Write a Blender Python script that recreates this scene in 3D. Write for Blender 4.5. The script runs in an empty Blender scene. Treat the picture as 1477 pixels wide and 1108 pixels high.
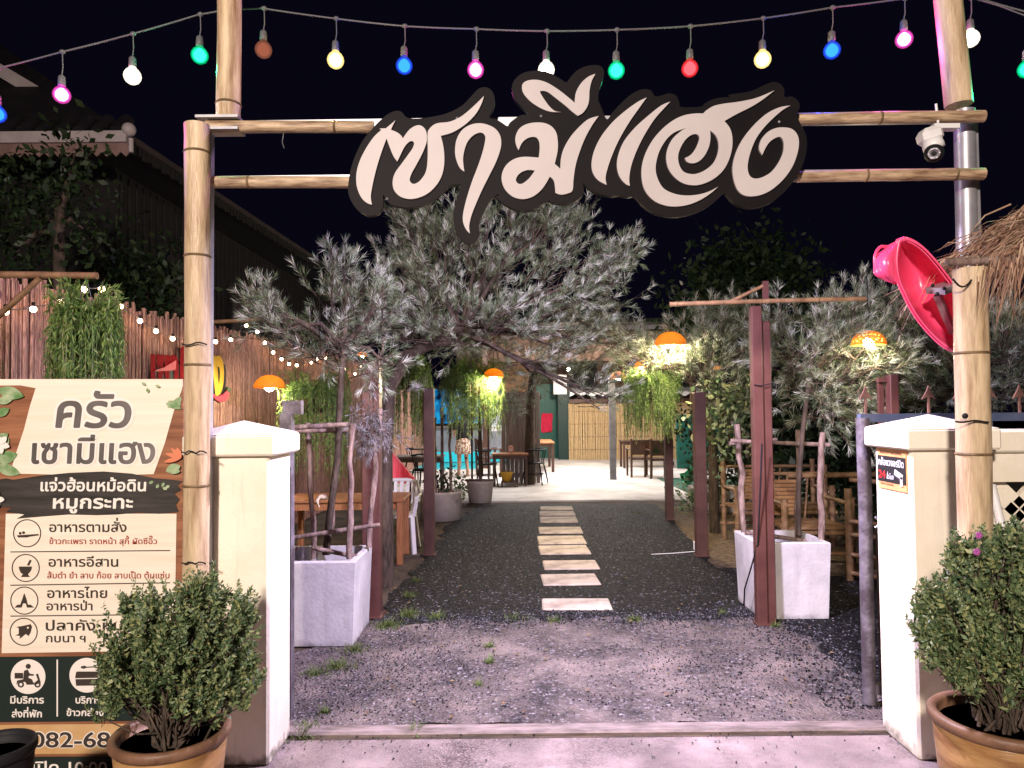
import bpy, bmesh, math, random
import numpy as np
from mathutils import Vector, Matrix
from mathutils.geometry import delaunay_2d_cdt

random.seed(7); rng = np.random.default_rng(7)
SC = bpy.context.scene
COL = SC.collection
PI = math.pi

# ------------------------------------------------------------------ camera
CAM_H, F_PX, PITCH, ROLL = 1.65, 1050.0, math.radians(1.96), 0.009
_fw = Vector((0, math.cos(PITCH), math.sin(PITCH)))
_r0 = Vector((1, 0, 0)); _u0 = Vector((0, -math.sin(PITCH), math.cos(PITCH)))
_rt = _r0 * math.cos(ROLL) - _u0 * math.sin(ROLL)
_up = _u0 * math.cos(ROLL) + _r0 * math.sin(ROLL)
cam_d = bpy.data.cameras.new('camera'); cam = bpy.data.objects.new('camera', cam_d); COL.objects.link(cam)
cam.matrix_world = Matrix(((_rt.x, _up.x, -_fw.x, 0), (_rt.y, _up.y, -_fw.y, 0), (_rt.z, _up.z, -_fw.z, CAM_H), (0, 0, 0, 1)))
cam_d.sensor_width = 36; cam_d.lens = 36 * F_PX / 1477; cam_d.clip_end = 500; cam_d.clip_start = 0.05
SC.camera = cam

# ------------------------------------------------------------------ night sky, lights, exposure
w = bpy.data.worlds.new('World'); SC.world = w; w.use_nodes = True
bg = w.node_tree.nodes['Background']; bg.inputs[0].default_value = (0.0019, 0.0017, 0.0056, 1); bg.inputs[1].default_value = 1.0
SC.view_settings.view_transform = 'Standard'; SC.view_settings.look = 'None'; SC.view_settings.exposure = 0; SC.view_settings.gamma = 1
SC.cycles.use_denoising = True; SC.cycles.max_bounces = 5; SC.cycles.transparent_max_bounces = 12
SC.cycles.sample_clamp_indirect = 4

def area(name, loc, target, power, col, size, sy=None):
    d = bpy.data.lights.new(name, 'AREA'); d.energy = power; d.color = col; d.size = size
    if sy: d.shape = 'RECTANGLE'; d.size_y = sy
    o = bpy.data.objects.new(name, d); COL.objects.link(o); o.location = loc
    o.rotation_euler = (Vector(target) - Vector(loc)).to_track_quat('-Z', 'Y').to_euler(); return o
area('street_lamp_light', (-1.6, -4.2, 4.4), (0.2, 3.4, 1.6), 1000, (1.0, 0.84, 0.74), 0.45)
area('flood_light', (0.55, 3.85, 2.75), (0.5, 5.1, 0.3), 340, (0.84, 0.72, 1.0), 0.22)
area('patio_tube_light', (1.2, 17.6, 3.5), (1.2, 17.7, 0), 640, (1.0, 0.95, 0.93), 5.0, 4.0)

# ------------------------------------------------------------------ pixel -> place (the photograph is 1477 x 1108)
def ray(px, py):
    d = _rt * ((px - 738.5) / F_PX) - _up * ((py - 554) / F_PX) + _fw
    return d / d.y
def P(px, py, D): return Vector((0, 0, CAM_H)) + ray(px, py) * D
def G(px, py, z=0.0):
    d = ray(px, py); return Vector((0, 0, CAM_H)) + d * ((z - CAM_H) / d.z)
FDX = 0.0447; FX0 = -3.62          # the fence plane x = FX0 + FDX * y
def PF(px, py, off=0.0):
    d = ray(px, py); t = (FX0 + off) / (d.x - FDX); return Vector((0, 0, CAM_H)) + d * t

# ------------------------------------------------------------------ materials
def _nt(name):
    m = bpy.data.materials.new(name); m.use_nodes = True; nt = m.node_tree; b = nt.nodes['Principled BSDF']; return m, nt, b
def mat(name, col, col2=None, rough=0.6, scale=6.0, detail=5, bump=0.0, bscale=None, metal=0.0, stretch=(1, 1, 1), spec=0.4, lo=0.35, hi=0.65):
    m, nt, b = _nt(name); N = nt.nodes; L = nt.links
    b.inputs['Roughness'].default_value = rough; b.inputs['Metallic'].default_value = metal; b.inputs['Specular IOR Level'].default_value = spec
    tc = N.new('ShaderNodeTexCoord'); mp = N.new('ShaderNodeMapping'); mp.inputs['Scale'].default_value = stretch
    L.new(tc.outputs['Object'], mp.inputs[0])
    if col2 is None: b.inputs['Base Color'].default_value = (*col, 1)
    else:
        n = N.new('ShaderNodeTexNoise'); n.inputs['Scale'].default_value = scale; n.inputs['Detail'].default_value = detail; n.inputs['Roughness'].default_value = 0.62
        L.new(mp.outputs[0], n.inputs['Vector'])
        r = N.new('ShaderNodeValToRGB'); r.color_ramp.elements[0].position = lo; r.color_ramp.elements[1].position = hi
        r.color_ramp.elements[0].color = (*col, 1); r.color_ramp.elements[1].color = (*col2, 1)
        L.new(n.outputs['Fac'], r.inputs[0]); L.new(r.outputs[0], b.inputs['Base Color'])
    if bump:
        n2 = N.new('ShaderNodeTexNoise'); n2.inputs['Scale'].default_value = bscale or scale * 4; n2.inputs['Detail'].default_value = 4
        L.new(mp.outputs[0], n2.inputs['Vector'])
        bp_ = N.new('ShaderNodeBump'); bp_.inputs['Strength'].default_value = bump; bp_.inputs['Distance'].default_value = 0.02
        L.new(n2.outputs['Fac'], bp_.inputs['Height']); L.new(bp_.outputs[0], b.inputs['Normal'])
    return m
def leafmat(name, cols, trans=0.25, rough=0.55, nscale=3.0):
    """colours by leaf (random per island), with soft clump variation and light through the leaf"""
    m, nt, b = _nt(name); N = nt.nodes; L = nt.links
    g = N.new('ShaderNodeNewGeometry'); r = N.new('ShaderNodeValToRGB')
    els = r.color_ramp.elements
    while len(els) < len(cols): els.new(0.5)
    for i, c in enumerate(cols): els[i].position = i / (len(cols) - 1); els[i].color = (*c, 1)
    L.new(g.outputs['Random Per Island'], r.inputs[0])
    L.new(r.outputs[0], b.inputs['Base Color']); b.inputs['Roughness'].default_value = rough; b.inputs['Specular IOR Level'].default_value = 0.3
    t = N.new('ShaderNodeBsdfTranslucent'); L.new(r.outputs[0], t.inputs[0])
    mx = N.new('ShaderNodeMixShader'); mx.inputs[0].default_value = trans
    L.new(b.outputs[0], mx.inputs[1]); L.new(t.outputs[0], mx.inputs[2]); L.new(mx.outputs[0], N['Material Output'].inputs[0])
    return m
def emit(name, col, s):
    m = bpy.data.materials.new(name); m.use_nodes = True; nt = m.node_tree; nt.nodes.clear()
    e = nt.nodes.new('ShaderNodeEmission'); e.inputs[0].default_value = (*col, 1); e.inputs[1].default_value = s
    o = nt.nodes.new('ShaderNodeOutputMaterial'); nt.links.new(e.outputs[0], o.inputs[0]); return m
def globe(name, col, s, fac):
    m = emit(name, col, s); nt = m.node_tree; e = next(n for n in nt.nodes if n.type == 'EMISSION'); o = next(n for n in nt.nodes if n.type == 'OUTPUT_MATERIAL')
    t = nt.nodes.new('ShaderNodeBsdfTransparent'); x = nt.nodes.new('ShaderNodeMixShader'); x.inputs[0].default_value = fac
    nt.links.new(t.outputs[0], x.inputs[1]); nt.links.new(e.outputs[0], x.inputs[2]); nt.links.new(x.outputs[0], o.inputs[0]); return m
def tint(m, emis, s):
    b = m.node_tree.nodes['Principled BSDF']; b.inputs['Emission Color'].default_value = (*emis, 1); b.inputs['Emission Strength'].default_value = s; return m

def speckle(name, stops, vscale, bump=0.6, patch=None, patch_scale=0.9, lo=0.45, hi=0.6, rough=0.7):
    """loose stone: each voronoi cell one stone with its own grey; patch = colour of sand showing between"""
    m, nt, b = _nt(name); N = nt.nodes; L = nt.links
    tc = N.new('ShaderNodeTexCoord'); v = N.new('ShaderNodeTexVoronoi'); v.inputs['Scale'].default_value = vscale
    L.new(tc.outputs['Object'], v.inputs['Vector'])
    sep = N.new('ShaderNodeSeparateColor'); L.new(v.outputs['Color'], sep.inputs[0])
    r = N.new('ShaderNodeValToRGB'); els = r.color_ramp.elements
    while len(els) < len(stops): els.new(0.5)
    for i, (p, c) in enumerate(stops): els[i].position = p; els[i].color = (*c, 1)
    L.new(sep.outputs[0], r.inputs[0]); out = r.outputs[0]
    if patch:
        n = N.new('ShaderNodeTexNoise'); n.inputs['Scale'].default_value = patch_scale; n.inputs['Detail'].default_value = 11; n.inputs['Roughness'].default_value = 0.77
        L.new(tc.outputs['Object'], n.inputs['Vector'])
        rr = N.new('ShaderNodeValToRGB'); rr.color_ramp.elements[0].position = lo; rr.color_ramp.elements[1].position = hi; L.new(n.outputs['Fac'], rr.inputs[0])
        n3 = N.new('ShaderNodeTexNoise'); n3.inputs['Scale'].default_value = 2.4; n3.inputs['Detail'].default_value = 8; L.new(tc.outputs['Object'], n3.inputs['Vector'])
        r3 = N.new('ShaderNodeValToRGB'); r3.color_ramp.elements[0].position = 0.36; r3.color_ramp.elements[1].position = 0.66
        r3.color_ramp.elements[0].color = (*[c * 0.45 for c in patch], 1); r3.color_ramp.elements[1].color = (*patch, 1); L.new(n3.outputs['Fac'], r3.inputs[0])
        mx = N.new('ShaderNodeMix'); mx.data_type = 'RGBA'; L.new(rr.outputs[0], mx.inputs[0]); L.new(out, mx.inputs[6]); L.new(r3.outputs[0], mx.inputs[7]); out = mx.outputs[2]
    L.new(out, b.inputs['Base Color']); b.inputs['Roughness'].default_value = rough; b.inputs['Specular IOR Level'].default_value = 0.18
    bp_ = N.new('ShaderNodeBump'); bp_.inputs['Strength'].default_value = bump; bp_.inputs['Distance'].default_value = 0.02
    L.new(v.outputs['Distance'], bp_.inputs['Height']); L.new(bp_.outputs[0], b.inputs['Normal'])
    return m

M = dict(
    bamboo=mat('bamboo', (0.22, 0.13, 0.06), (0.60, 0.47, 0.30), 0.42, 5, 9, 0.25, 30, stretch=(5, 5, 0.6), lo=0.28, hi=0.6),
    bamboo_h=mat('bamboo_cross', (0.17, 0.10, 0.055), (0.56, 0.42, 0.27), 0.42, 7, 9, 0.25, 30, stretch=(0.9, 6, 6)),
    node=mat('bamboo_node', (0.07, 0.045, 0.02), (0.2, 0.13, 0.06), 0.7, 20),
    bark_cane=mat('furniture_bamboo', (0.12, 0.065, 0.028), (0.27, 0.165, 0.08), 0.5, 9),
    fence=mat('reddish_bamboo', (0.13, 0.060, 0.042), (0.46, 0.27, 0.20), 0.6, 9, 6, 0.3, 40, stretch=(14, 14, 1.4)),
    steel=mat('galvanised_steel', (0.30, 0.30, 0.33), (0.42, 0.42, 0.45), 0.4, 5, metal=0.5),
    wire=mat('grey_cable', (0.10, 0.10, 0.11), rough=0.5),
    black=mat('black_plastic', (0.012, 0.012, 0.014), rough=0.6, spec=0.2),
    acrylic=mat('charcoal_acrylic', (0.006, 0.005, 0.006), (0.010, 0.008, 0.009), 0.55, 3, spec=0.08),
    letter=mat('letter_white', (0.44, 0.40, 0.40), (0.49, 0.45, 0.445), 0.5, 2),
    plaster=mat('cream_paint', (0.70, 0.64, 0.48), (0.82, 0.77, 0.64), 0.75, 3.2, 8, 0.12, 60, lo=0.2, hi=0.55),
    concrete=mat('planter_concrete', (0.34, 0.33, 0.34), (0.60, 0.58, 0.58), 0.8, 2.6, 9, 0.15, 40, lo=0.25, hi=0.6),
    concrete2=mat('round_planter_concrete', (0.36, 0.31, 0.27), (0.52, 0.47, 0.42), 0.85, 4, 8, 0.1),
    maroon=mat('maroon_paint', (0.065, 0.024, 0.020), (0.115, 0.047, 0.038), 0.42, 3, 6, 0.06),
    brownpost=mat('brown_paint', (0.055, 0.024, 0.018), (0.095, 0.043, 0.032), 0.5, 3, 6, 0.06),
    bark=mat('bark', (0.03, 0.021, 0.015), (0.095, 0.068, 0.05), 0.9, 9, 8, 0.6, 25, stretch=(3, 3, 0.8)),
    stake=mat('weathered_stake', (0.055, 0.030, 0.024), (0.33, 0.24, 0.205), 0.8, 7, 8, 0.4, 25, stretch=(4, 4, 1.3), lo=0.3, hi=0.7),
    soil=mat('soil', (0.022, 0.016, 0.011), (0.085, 0.062, 0.042), 0.95, 5, 9, 0.6, 30),
    stone=mat('paving_slab', (0.17, 0.14, 0.105), (0.54, 0.46, 0.37), 0.85, 4, 10, 0.4, 60, lo=0.25, hi=0.58),
    patio=mat('patio_concrete', (0.30, 0.26, 0.23), (0.62, 0.58, 0.55), 0.6, 1.1, 8, 0.08, 30, lo=0.3, hi=0.62),
    wood=mat('orange_wood', (0.22, 0.085, 0.03), (0.38, 0.17, 0.07), 0.45, 6, stretch=(8, 1, 1)),
    darkwood=mat('dark_wood', (0.045, 0.022, 0.015), (0.10, 0.05, 0.033), 0.45, 6, stretch=(6, 6, 1)),
    greywood=mat('grey_plank', (0.13, 0.11, 0.10), (0.27, 0.23, 0.21), 0.8, 5, 7, 0.2, 20, stretch=(8, 8, 0.6)),
    clay=mat('glazed_clay', (0.20, 0.095, 0.035), (0.42, 0.25, 0.10), 0.3, 4, 6, 0.1, 18, stretch=(1, 1, 5)),
    clayrim=mat('brown_clay_rim', (0.12, 0.06, 0.032), (0.22, 0.12, 0.07), 0.5, 8, 6, 0.15),
    rust=mat('rusty_pipe', (0.075, 0.06, 0.07), (0.26, 0.24, 0.28), 0.5, 9, 8, 0.2, 50, metal=0.25, lo=0.4, hi=0.75),
    rail=mat('blue_grey_rail', (0.05, 0.07, 0.12), (0.09, 0.11, 0.17), 0.35, 6),
    spear=mat('rust_spear', (0.10, 0.05, 0.036), (0.19, 0.10, 0.07), 0.6, 12),
    white=mat('white_plastic', (0.7, 0.7, 0.7), rough=0.4),
    pink=mat('pink_plastic', (0.80, 0.055, 0.16), (0.86, 0.10, 0.24), 0.28, 2),
    straw=leafmat('straw', [(0.16, 0.085, 0.06), (0.36, 0.22, 0.15), (0.56, 0.40, 0.29)], 0.15, 0.7),
    turf=mat('green_turf', (0.02, 0.075, 0.05), (0.05, 0.13, 0.09), 0.9, 30),
    green=mat('green_plastic', (0.05, 0.30, 0.15), rough=0.35),
    teal=mat('teal_paint', (0.006, 0.075, 0.055), (0.01, 0.10, 0.075), 0.5, 2),
    dteal=mat('dark_teal_paint', (0.004, 0.028, 0.022), rough=0.5),
    red=mat('red_cloth', (0.62, 0.015, 0.05), (0.72, 0.05, 0.10), 0.7, 8),
    yellowpot=mat('yellow_plastic', (0.48, 0.27, 0.03), rough=0.45),
    blind=mat('bamboo_blind', (0.36, 0.24, 0.11), (0.60, 0.45, 0.25), 0.7, 9, 6, 0.2, 30, stretch=(12, 12, 1.2)),
    rooftile=mat('dark_roof_tile', (0.007, 0.006, 0.008), (0.016, 0.013, 0.015), 0.7, 6),
    housewall=mat('dark_house_wood', (0.006, 0.005, 0.005), (0.013, 0.010, 0.009), 0.8, 5, stretch=(8, 8, 0.6)),
    fascia=mat('white_gutter', (0.40, 0.34, 0.34), (0.5, 0.44, 0.43), 0.5, 4),
    skin=mat('skin', (0.42, 0.24, 0.16), rough=0.5), hair=mat('black_hair', (0.01, 0.008, 0.008), rough=0.5),
    shirt=mat('black_shirt', (0.012, 0.012, 0.014), rough=0.9), skirt=mat('patterned_skirt', (0.22, 0.09, 0.05), (0.62, 0.52, 0.42), 0.9, 26, 2, lo=0.47, hi=0.52),
    ground=mat('dark_ground', (0.020, 0.015, 0.011), (0.10, 0.072, 0.048), 0.95, 2.6, 10, 0.8, 40, lo=0.35, hi=0.7),
    leaf_litter=mat('leaf_litter', (0.05, 0.032, 0.018), (0.21, 0.15, 0.085), 0.95, 16, 10, 0.8, 60, lo=0.35, hi=0.7),
)
M['gravel'] = speckle('black_gravel', [(0, (0.0015, 0.0015, 0.002)), (0.6, (0.004, 0.004, 0.005)), (0.88, (0.010, 0.010, 0.0125)), (0.97, (0.05, 0.05, 0.06)), (1, (0.22, 0.21, 0.24))], 55, 1.0)
M['drive'] = speckle('worn_driveway', [(0, (0.008, 0.008, 0.010)), (0.5, (0.032, 0.029, 0.034)), (0.88, (0.10, 0.09, 0.105)), (1, (0.33, 0.30, 0.33))], 60, 0.9, patch=(0.235, 0.190, 0.172), patch_scale=2.1, lo=0.36, hi=0.60)
M['apron'] = speckle('stained_apron', [(0, (0.05, 0.04, 0.04)), (0.6, (0.12, 0.09, 0.085)), (1, (0.26, 0.21, 0.20))], 150, 0.35, patch=(0.36, 0.29, 0.275), patch_scale=1.3, lo=0.36, hi=0.56)
M['casu'] = leafmat('silvery_needles', [(0.040, 0.070, 0.030), (0.11, 0.16, 0.075), (0.24, 0.30, 0.18), (0.52, 0.57, 0.46)], 0.38, 0.5)
M['casu_lit_tip'] = leafmat('silvery_lit_tip_needles', [(0.15, 0.19, 0.11), (0.36, 0.41, 0.31), (0.58, 0.61, 0.54), (0.78, 0.79, 0.74)], 0.3, 0.5)  # silvery new growth, paled further as highlights against the darker inner needles
M['shrub'] = leafmat('shrub_leaves', [(0.035, 0.070, 0.028), (0.075, 0.125, 0.052), (0.14, 0.20, 0.09), (0.22, 0.27, 0.13), (0.30, 0.31, 0.12)], 0.2, 0.5)
M['fern'] = leafmat('fern_fronds', [(0.07, 0.15, 0.035), (0.16, 0.28, 0.06), (0.34, 0.45, 0.13)], 0.35, 0.5)
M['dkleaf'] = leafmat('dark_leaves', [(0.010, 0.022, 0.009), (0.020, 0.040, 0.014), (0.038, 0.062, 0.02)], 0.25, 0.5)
M['grass'] = leafmat('grass_blades', [(0.05, 0.09, 0.02), (0.10, 0.15, 0.04), (0.17, 0.19, 0.06)], 0.25, 0.7)
M['pebble'] = leafmat('loose_stones', [(0.002, 0.002, 0.0025), (0.006, 0.006, 0.008), (0.02, 0.02, 0.025), (0.14, 0.135, 0.155)], 0.0, 0.6)

def stained(m, dirt=(0.10, 0.085, 0.06), base_h=.10):
    """rain streaks that run down a painted wall and a splashed foot"""
    nt = m.node_tree; N = nt.nodes; L = nt.links; b = N['Principled BSDF']; src = b.inputs['Base Color'].links[0].from_socket
    tc = N.new('ShaderNodeTexCoord'); g = N.new('ShaderNodeNewGeometry'); mp = N.new('ShaderNodeMapping'); mp.inputs['Scale'].default_value = (9, 9, .7); L.new(g.outputs['Position'], mp.inputs[0])
    n = N.new('ShaderNodeTexNoise'); n.inputs['Scale'].default_value = 1.6; n.inputs['Detail'].default_value = 9; n.inputs['Roughness'].default_value = .7; L.new(mp.outputs[0], n.inputs[0])
    r = N.new('ShaderNodeValToRGB'); r.color_ramp.elements[0].position = .54; r.color_ramp.elements[1].position = .80; L.new(n.outputs['Fac'], r.inputs[0])
    sx = N.new('ShaderNodeSeparateXYZ'); L.new(g.outputs['Position'], sx.inputs[0])
    n2 = N.new('ShaderNodeTexNoise'); n2.inputs['Scale'].default_value = 14; n2.inputs['Detail'].default_value = 6; L.new(g.outputs['Position'], n2.inputs[0])
    ma = N.new('ShaderNodeMath'); ma.operation = 'MULTIPLY_ADD'; L.new(n2.outputs['Fac'], ma.inputs[0]); ma.inputs[1].default_value = base_h * 2.2; ma.inputs[2].default_value = -base_h * .75
    lt = N.new('ShaderNodeMath'); lt.operation = 'SUBTRACT'; L.new(ma.outputs[0], lt.inputs[0]); L.new(sx.outputs['Z'], lt.inputs[1])
    mr = N.new('ShaderNodeMapRange'); mr.inputs[1].default_value = -.03; mr.inputs[2].default_value = .03; L.new(lt.outputs[0], mr.inputs[0])
    ml = N.new('ShaderNodeMath'); ml.operation = 'MULTIPLY'; L.new(r.outputs[0], ml.inputs[0]); ml.inputs[1].default_value = .42
    mx0 = N.new('ShaderNodeMath'); mx0.operation = 'MAXIMUM'; L.new(ml.outputs[0], mx0.inputs[0]); L.new(mr.outputs[0], mx0.inputs[1])
    sc_ = N.new('ShaderNodeMath'); sc_.operation = 'MULTIPLY'; L.new(mx0.outputs[0], sc_.inputs[0]); sc_.inputs[1].default_value = .8
    mx = N.new('ShaderNodeMix'); mx.data_type = 'RGBA'; L.new(sc_.outputs[0], mx.inputs[0]); L.new(src, mx.inputs[6]); mx.inputs[7].default_value = (*dirt, 1); L.new(mx.outputs[2], b.inputs['Base Color']); return m
stained(M['plaster']); stained(M['concrete'], (0.13, 0.12, 0.115), .06)

# ------------------------------------------------------------------ mesh building
class MB:
    def __init__(s): s.v = []; s.f = []; s.mi = []; s.sm = []
    def add(s, vs, fs, mi=0, smooth=False):
        o = len(s.v); s.v.extend([tuple(v) for v in vs])
        for f in fs: s.f.append([i + o for i in f]); s.mi.append(mi); s.sm.append(smooth)
        return s
    def box(s, c, d, rot=None, mi=0, bev=0.0, taper=1.0):
        hx, hy, hz = d[0] / 2, d[1] / 2, d[2] / 2; c = Vector(c)
        R = rot if rot is not None else Matrix.Identity(3)
        if isinstance(R, (int, float)): R = Matrix.Rotation(R, 3, 'Z')
        if bev > 0:
            b = min(bev, hx * .9, hy * .9, hz * .9); pts = []
            for sx in (-1, 1):
                for sy in (-1, 1):
                    for sz in (-1, 1):
                        for k in range(3):
                            p = [sx * (hx - b), sy * (hy - b), sz * (hz - b)]; p[k] = (sx * hx, sy * hy, sz * hz)[k]
                            pts.append(p)
            bm = bmesh.new(); vs = [bm.verts.new(c + R @ Vector(p)) for p in pts]
            bmesh.ops.convex_hull(bm, input=vs); bmesh.ops.recalc_face_normals(bm, faces=bm.faces)
            bm.verts.index_update(); s.add([v.co for v in bm.verts], [[v.index for v in f.verts] for f in bm.faces], mi); bm.free(); return s
        q = [(-1, -1, -1), (1, -1, -1), (1, 1, -1), (-1, 1, -1), (-1, -1, 1), (1, -1, 1), (1, 1, 1), (-1, 1, 1)]
        vs = [c + R @ Vector((a * hx * (taper if e > 0 else 1), b * hy * (taper if e > 0 else 1), e * hz)) for a, b, e in q]
        return s.add(vs, [(3, 2, 1, 0), (4, 5, 6, 7), (0, 1, 5, 4), (1, 2, 6, 5), (2, 3, 7, 6), (3, 0, 4, 7)], mi)
    def bar(s, a, b, wx, wy=None, mi=0, roll=0.0):
        a = Vector(a); b = Vector(b); d = b - a; wy = wy or wx
        q = d.to_track_quat('Z', 'Y').to_matrix() @ Matrix.Rotation(roll, 3, 'Z')
        return s.box((a + b) / 2, (wx, wy, d.length), q, mi)
    def tube(s, pts, r, n=8, mi=0, cap=True, smooth=True):
        pts = [Vector(p) for p in pts]; m = len(pts)
        rs = r if isinstance(r, (list, tuple)) else [r] * m
        t0 = (pts[1] - pts[0]).normalized(); u = t0.orthogonal().normalized(); vs = []; fs = []; pt = t0
        for i, p in enumerate(pts):
            t = ((pts[min(i + 1, m - 1)] - pts[max(i - 1, 0)])).normalized()
            if t.length < 1e-6: t = pt
            u = (pt.rotation_difference(t) @ u); u = (u - t * u.dot(t)).normalized(); b = t.cross(u); pt = t
            for k in range(n):
                a = 2 * PI * k / n; vs.append(p + (u * math.cos(a) + b * math.sin(a)) * rs[i])
        for i in range(m - 1):
            for k in range(n):
                k2 = (k + 1) % n; fs.append((i * n + k, i * n + k2, (i + 1) * n + k2, (i + 1) * n + k))
        s.add(vs, fs, mi, smooth)
        if cap:
            s.add(vs[:n], [list(range(n - 1, -1, -1))], mi); s.add(vs[-n:], [list(range(n))], mi)
        return s
    def lathe(s, c, prof, n=24, mi=0, smooth=True, ax=None):
        c = Vector(c); vs = []; fs = []; m = len(prof)
        for (r, z) in prof:
            for k in range(n):
                a = 2 * PI * k / n; p = Vector((r * math.cos(a), r * math.sin(a), z)); vs.append(c + (ax @ p if ax is not None else p))
        for i in range(m - 1):
            for k in range(n):
                k2 = (k + 1) % n; fs.append((i * n + k, i * n + k2, (i + 1) * n + k2, (i + 1) * n + k))
        if prof[0][0] > 1e-5: fs.append(list(range(n - 1, -1, -1)))
        if prof[-1][0] > 1e-5: fs.append([(m - 1) * n + k for k in range(n)])
        return s.add(vs, fs, mi, smooth)
    def ball(s, c, r, n=12, m=8, mi=0, sc=(1, 1, 1)):
        c = Vector(c); vs = []; fs = []
        for i in range(m + 1):
            a = PI * i / m
            for k in range(n):
                b = 2 * PI * k / n; vs.append(c + Vector((r * sc[0] * math.sin(a) * math.cos(b), r * sc[1] * math.sin(a) * math.sin(b), -r * sc[2] * math.cos(a))))
        for i in range(m):
            for k in range(n):
                k2 = (k + 1) % n; fs.append((i * n + k, i * n + k2, (i + 1) * n + k2, (i + 1) * n + k))
        return s.add(vs, fs, mi, True)
    def bamboo(s, a, b, r, step=0.34, n=14, taper=1.0, mi=0, mn=1):
        """a culm with swollen dark nodes"""
        a = Vector(a); b = Vector(b); d = b - a; Ln = d.length; k = max(1, int(Ln / step)); off = Ln / k * random.uniform(.2, .8)
        zs = [0.0]; ns = []
        for i in range(k + 1):
            z = off + (i - .5) * Ln / k + random.uniform(-.03, .03)
            if 0.04 < z < Ln - 0.04: ns.append(z)
        prev = 0.0
        bend = d.orthogonal().normalized() * Ln * 0.004
        def at(z): t = z / Ln; return a + d * t + bend * math.sin(t * PI)
        def rr(z): return r * (1 + (taper - 1) * z / Ln)
        for z in ns + [None]:
            e = (z - 0.006) if z else Ln
            s.tube([at(prev), at((prev + e) / 2), at(e)], [rr(prev) * 1.01, rr((prev + e) / 2) * .985, rr(e) * 1.015], n, mi, cap=(prev == 0 or z is None))
            if z is None: break
            s.tube([at(z - 0.006), at(z - .002), at(z + .002), at(z + 0.006)], [rr(z) * 1.015, rr(z) * 1.11, rr(z) * 1.08, rr(z) * 1.01], n, mn, cap=False); prev = z + 0.006
        return s
    def tris(s, arr, mi=0):
        """arr: (n, k, 3) loose polygons"""
        n, k, _ = arr.shape; o = len(s.v); s.v.extend(map(tuple, arr.reshape(-1, 3).tolist()))
        s.f.extend([list(range(o + i * k, o + i * k + k)) for i in range(n)]); s.mi.extend([mi] * n); s.sm.extend([False] * n); return s

ORG = {}
def thing(name, label, cat, loc, group=None):
    o = bpy.data.objects.new(name, None); COL.objects.link(o); o.location = loc; o.empty_display_size = 0.1
    o['label'] = label; o['category'] = cat
    if group: o['group'] = group
    ORG[o.name] = Vector(loc); return o
def obj(name, mb, m, parent=None, label=None):
    ms = m if isinstance(m, (list, tuple)) else [m]
    V = np.array(mb.v, dtype=float)
    if parent is not None: org = ORG[parent.name]
    else: org = Vector(((V[:, 0].min() + V[:, 0].max()) / 2, (V[:, 1].min() + V[:, 1].max()) / 2, V[:, 2].min()))
    V = V - np.array(org)
    me = bpy.data.meshes.new(name); me.from_pydata(V.tolist(), [], mb.f)
    me.polygons.foreach_set('material_index', mb.mi); me.polygons.foreach_set('use_smooth', mb.sm)
    for x in ms: me.materials.append(M[x] if isinstance(x, str) else x)
    me.update()
    o = bpy.data.objects.new(name, me); COL.objects.link(o)
    if parent is not None: o.parent = parent
    else: o.location = org
    ORG[o.name] = Vector(org)
    if label: o['label'] = label
    return o
def one(name, mb, m, label, cat, group=None):
    o = obj(name, mb, m); o['label'] = label; o['category'] = cat
    if group: o['group'] = group
    return o
def struct(name, mb, m): o = obj(name, mb, m); o['kind'] = 'structure'; return o
def stuff(name, mb, m): o = obj(name, mb, m); o['kind'] = 'stuff'; return o
def copy_tree(o, parent=None, loc=None, rz=None, label=None):
    c = o.copy(); COL.objects.link(c); c.parent = parent
    if loc is not None: c.location = loc; ORG[c.name] = Vector(loc)
    if rz is not None: c.rotation_euler = (0, 0, rz)
    if label: c['label'] = label
    for ch in list(o.children): copy_tree(ch, c)
    return c

# ------------------------------------------------------------------ flat outlines and lettering
def outlines(loops, depth):
    """2D closed loops (even-odd filled) -> verts (x, y, z) with thickness depth, faces"""
    pts = []; edges = []
    for lp in loops:
        o = len(pts); n = len(lp); pts += [Vector((p[0], p[1])) for p in lp]; edges += [(o + i, o + (i + 1) % n) for i in range(n)]
    v2, _, f2 = delaunay_2d_cdt(pts, edges, [], 0, 1e-7)[:3]
    A = [np.array([(p[0], p[1]) for p in lp]) for lp in loops]
    cen = np.array([[sum(v2[i].x for i in f) / 3, sum(v2[i].y for i in f) / 3] for f in f2])
    ins = np.zeros(len(cen), bool)
    for L_ in A:
        x1, y1 = L_[:, 0], L_[:, 1]; x2, y2 = np.roll(x1, -1), np.roll(y1, -1)
        cy = cen[:, 1:2]; cx = cen[:, 0:1]
        cr = ((y1 > cy) != (y2 > cy)) & (cx < (x2 - x1) * (cy - y1) / np.where(y2 == y1, 1e-12, y2 - y1) + x1)
        ins ^= (cr.sum(1) % 2 == 1)
    tri = [list(f) for f, k in zip(f2, ins) if k]
    for f in tri:
        a, b, c = (v2[i] for i in f)
        if (b - a).cross(c - a) < 0: f.reverse()
    h = depth / 2; n = len(v2)
    vs = [(p.x, p.y, h) for p in v2]
    if depth <= 0: return vs, tri
    vs += [(p.x, p.y, -h) for p in v2]
    fs = tri + [[i + n for i in reversed(f)] for f in tri]
    es = {(f[i], f[(i + 1) % 3]) for f in tri for i in range(3)}
    fs += [[a, a + n, b + n, b] for a, b in es if (b, a) not in es]
    return vs, fs
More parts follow.
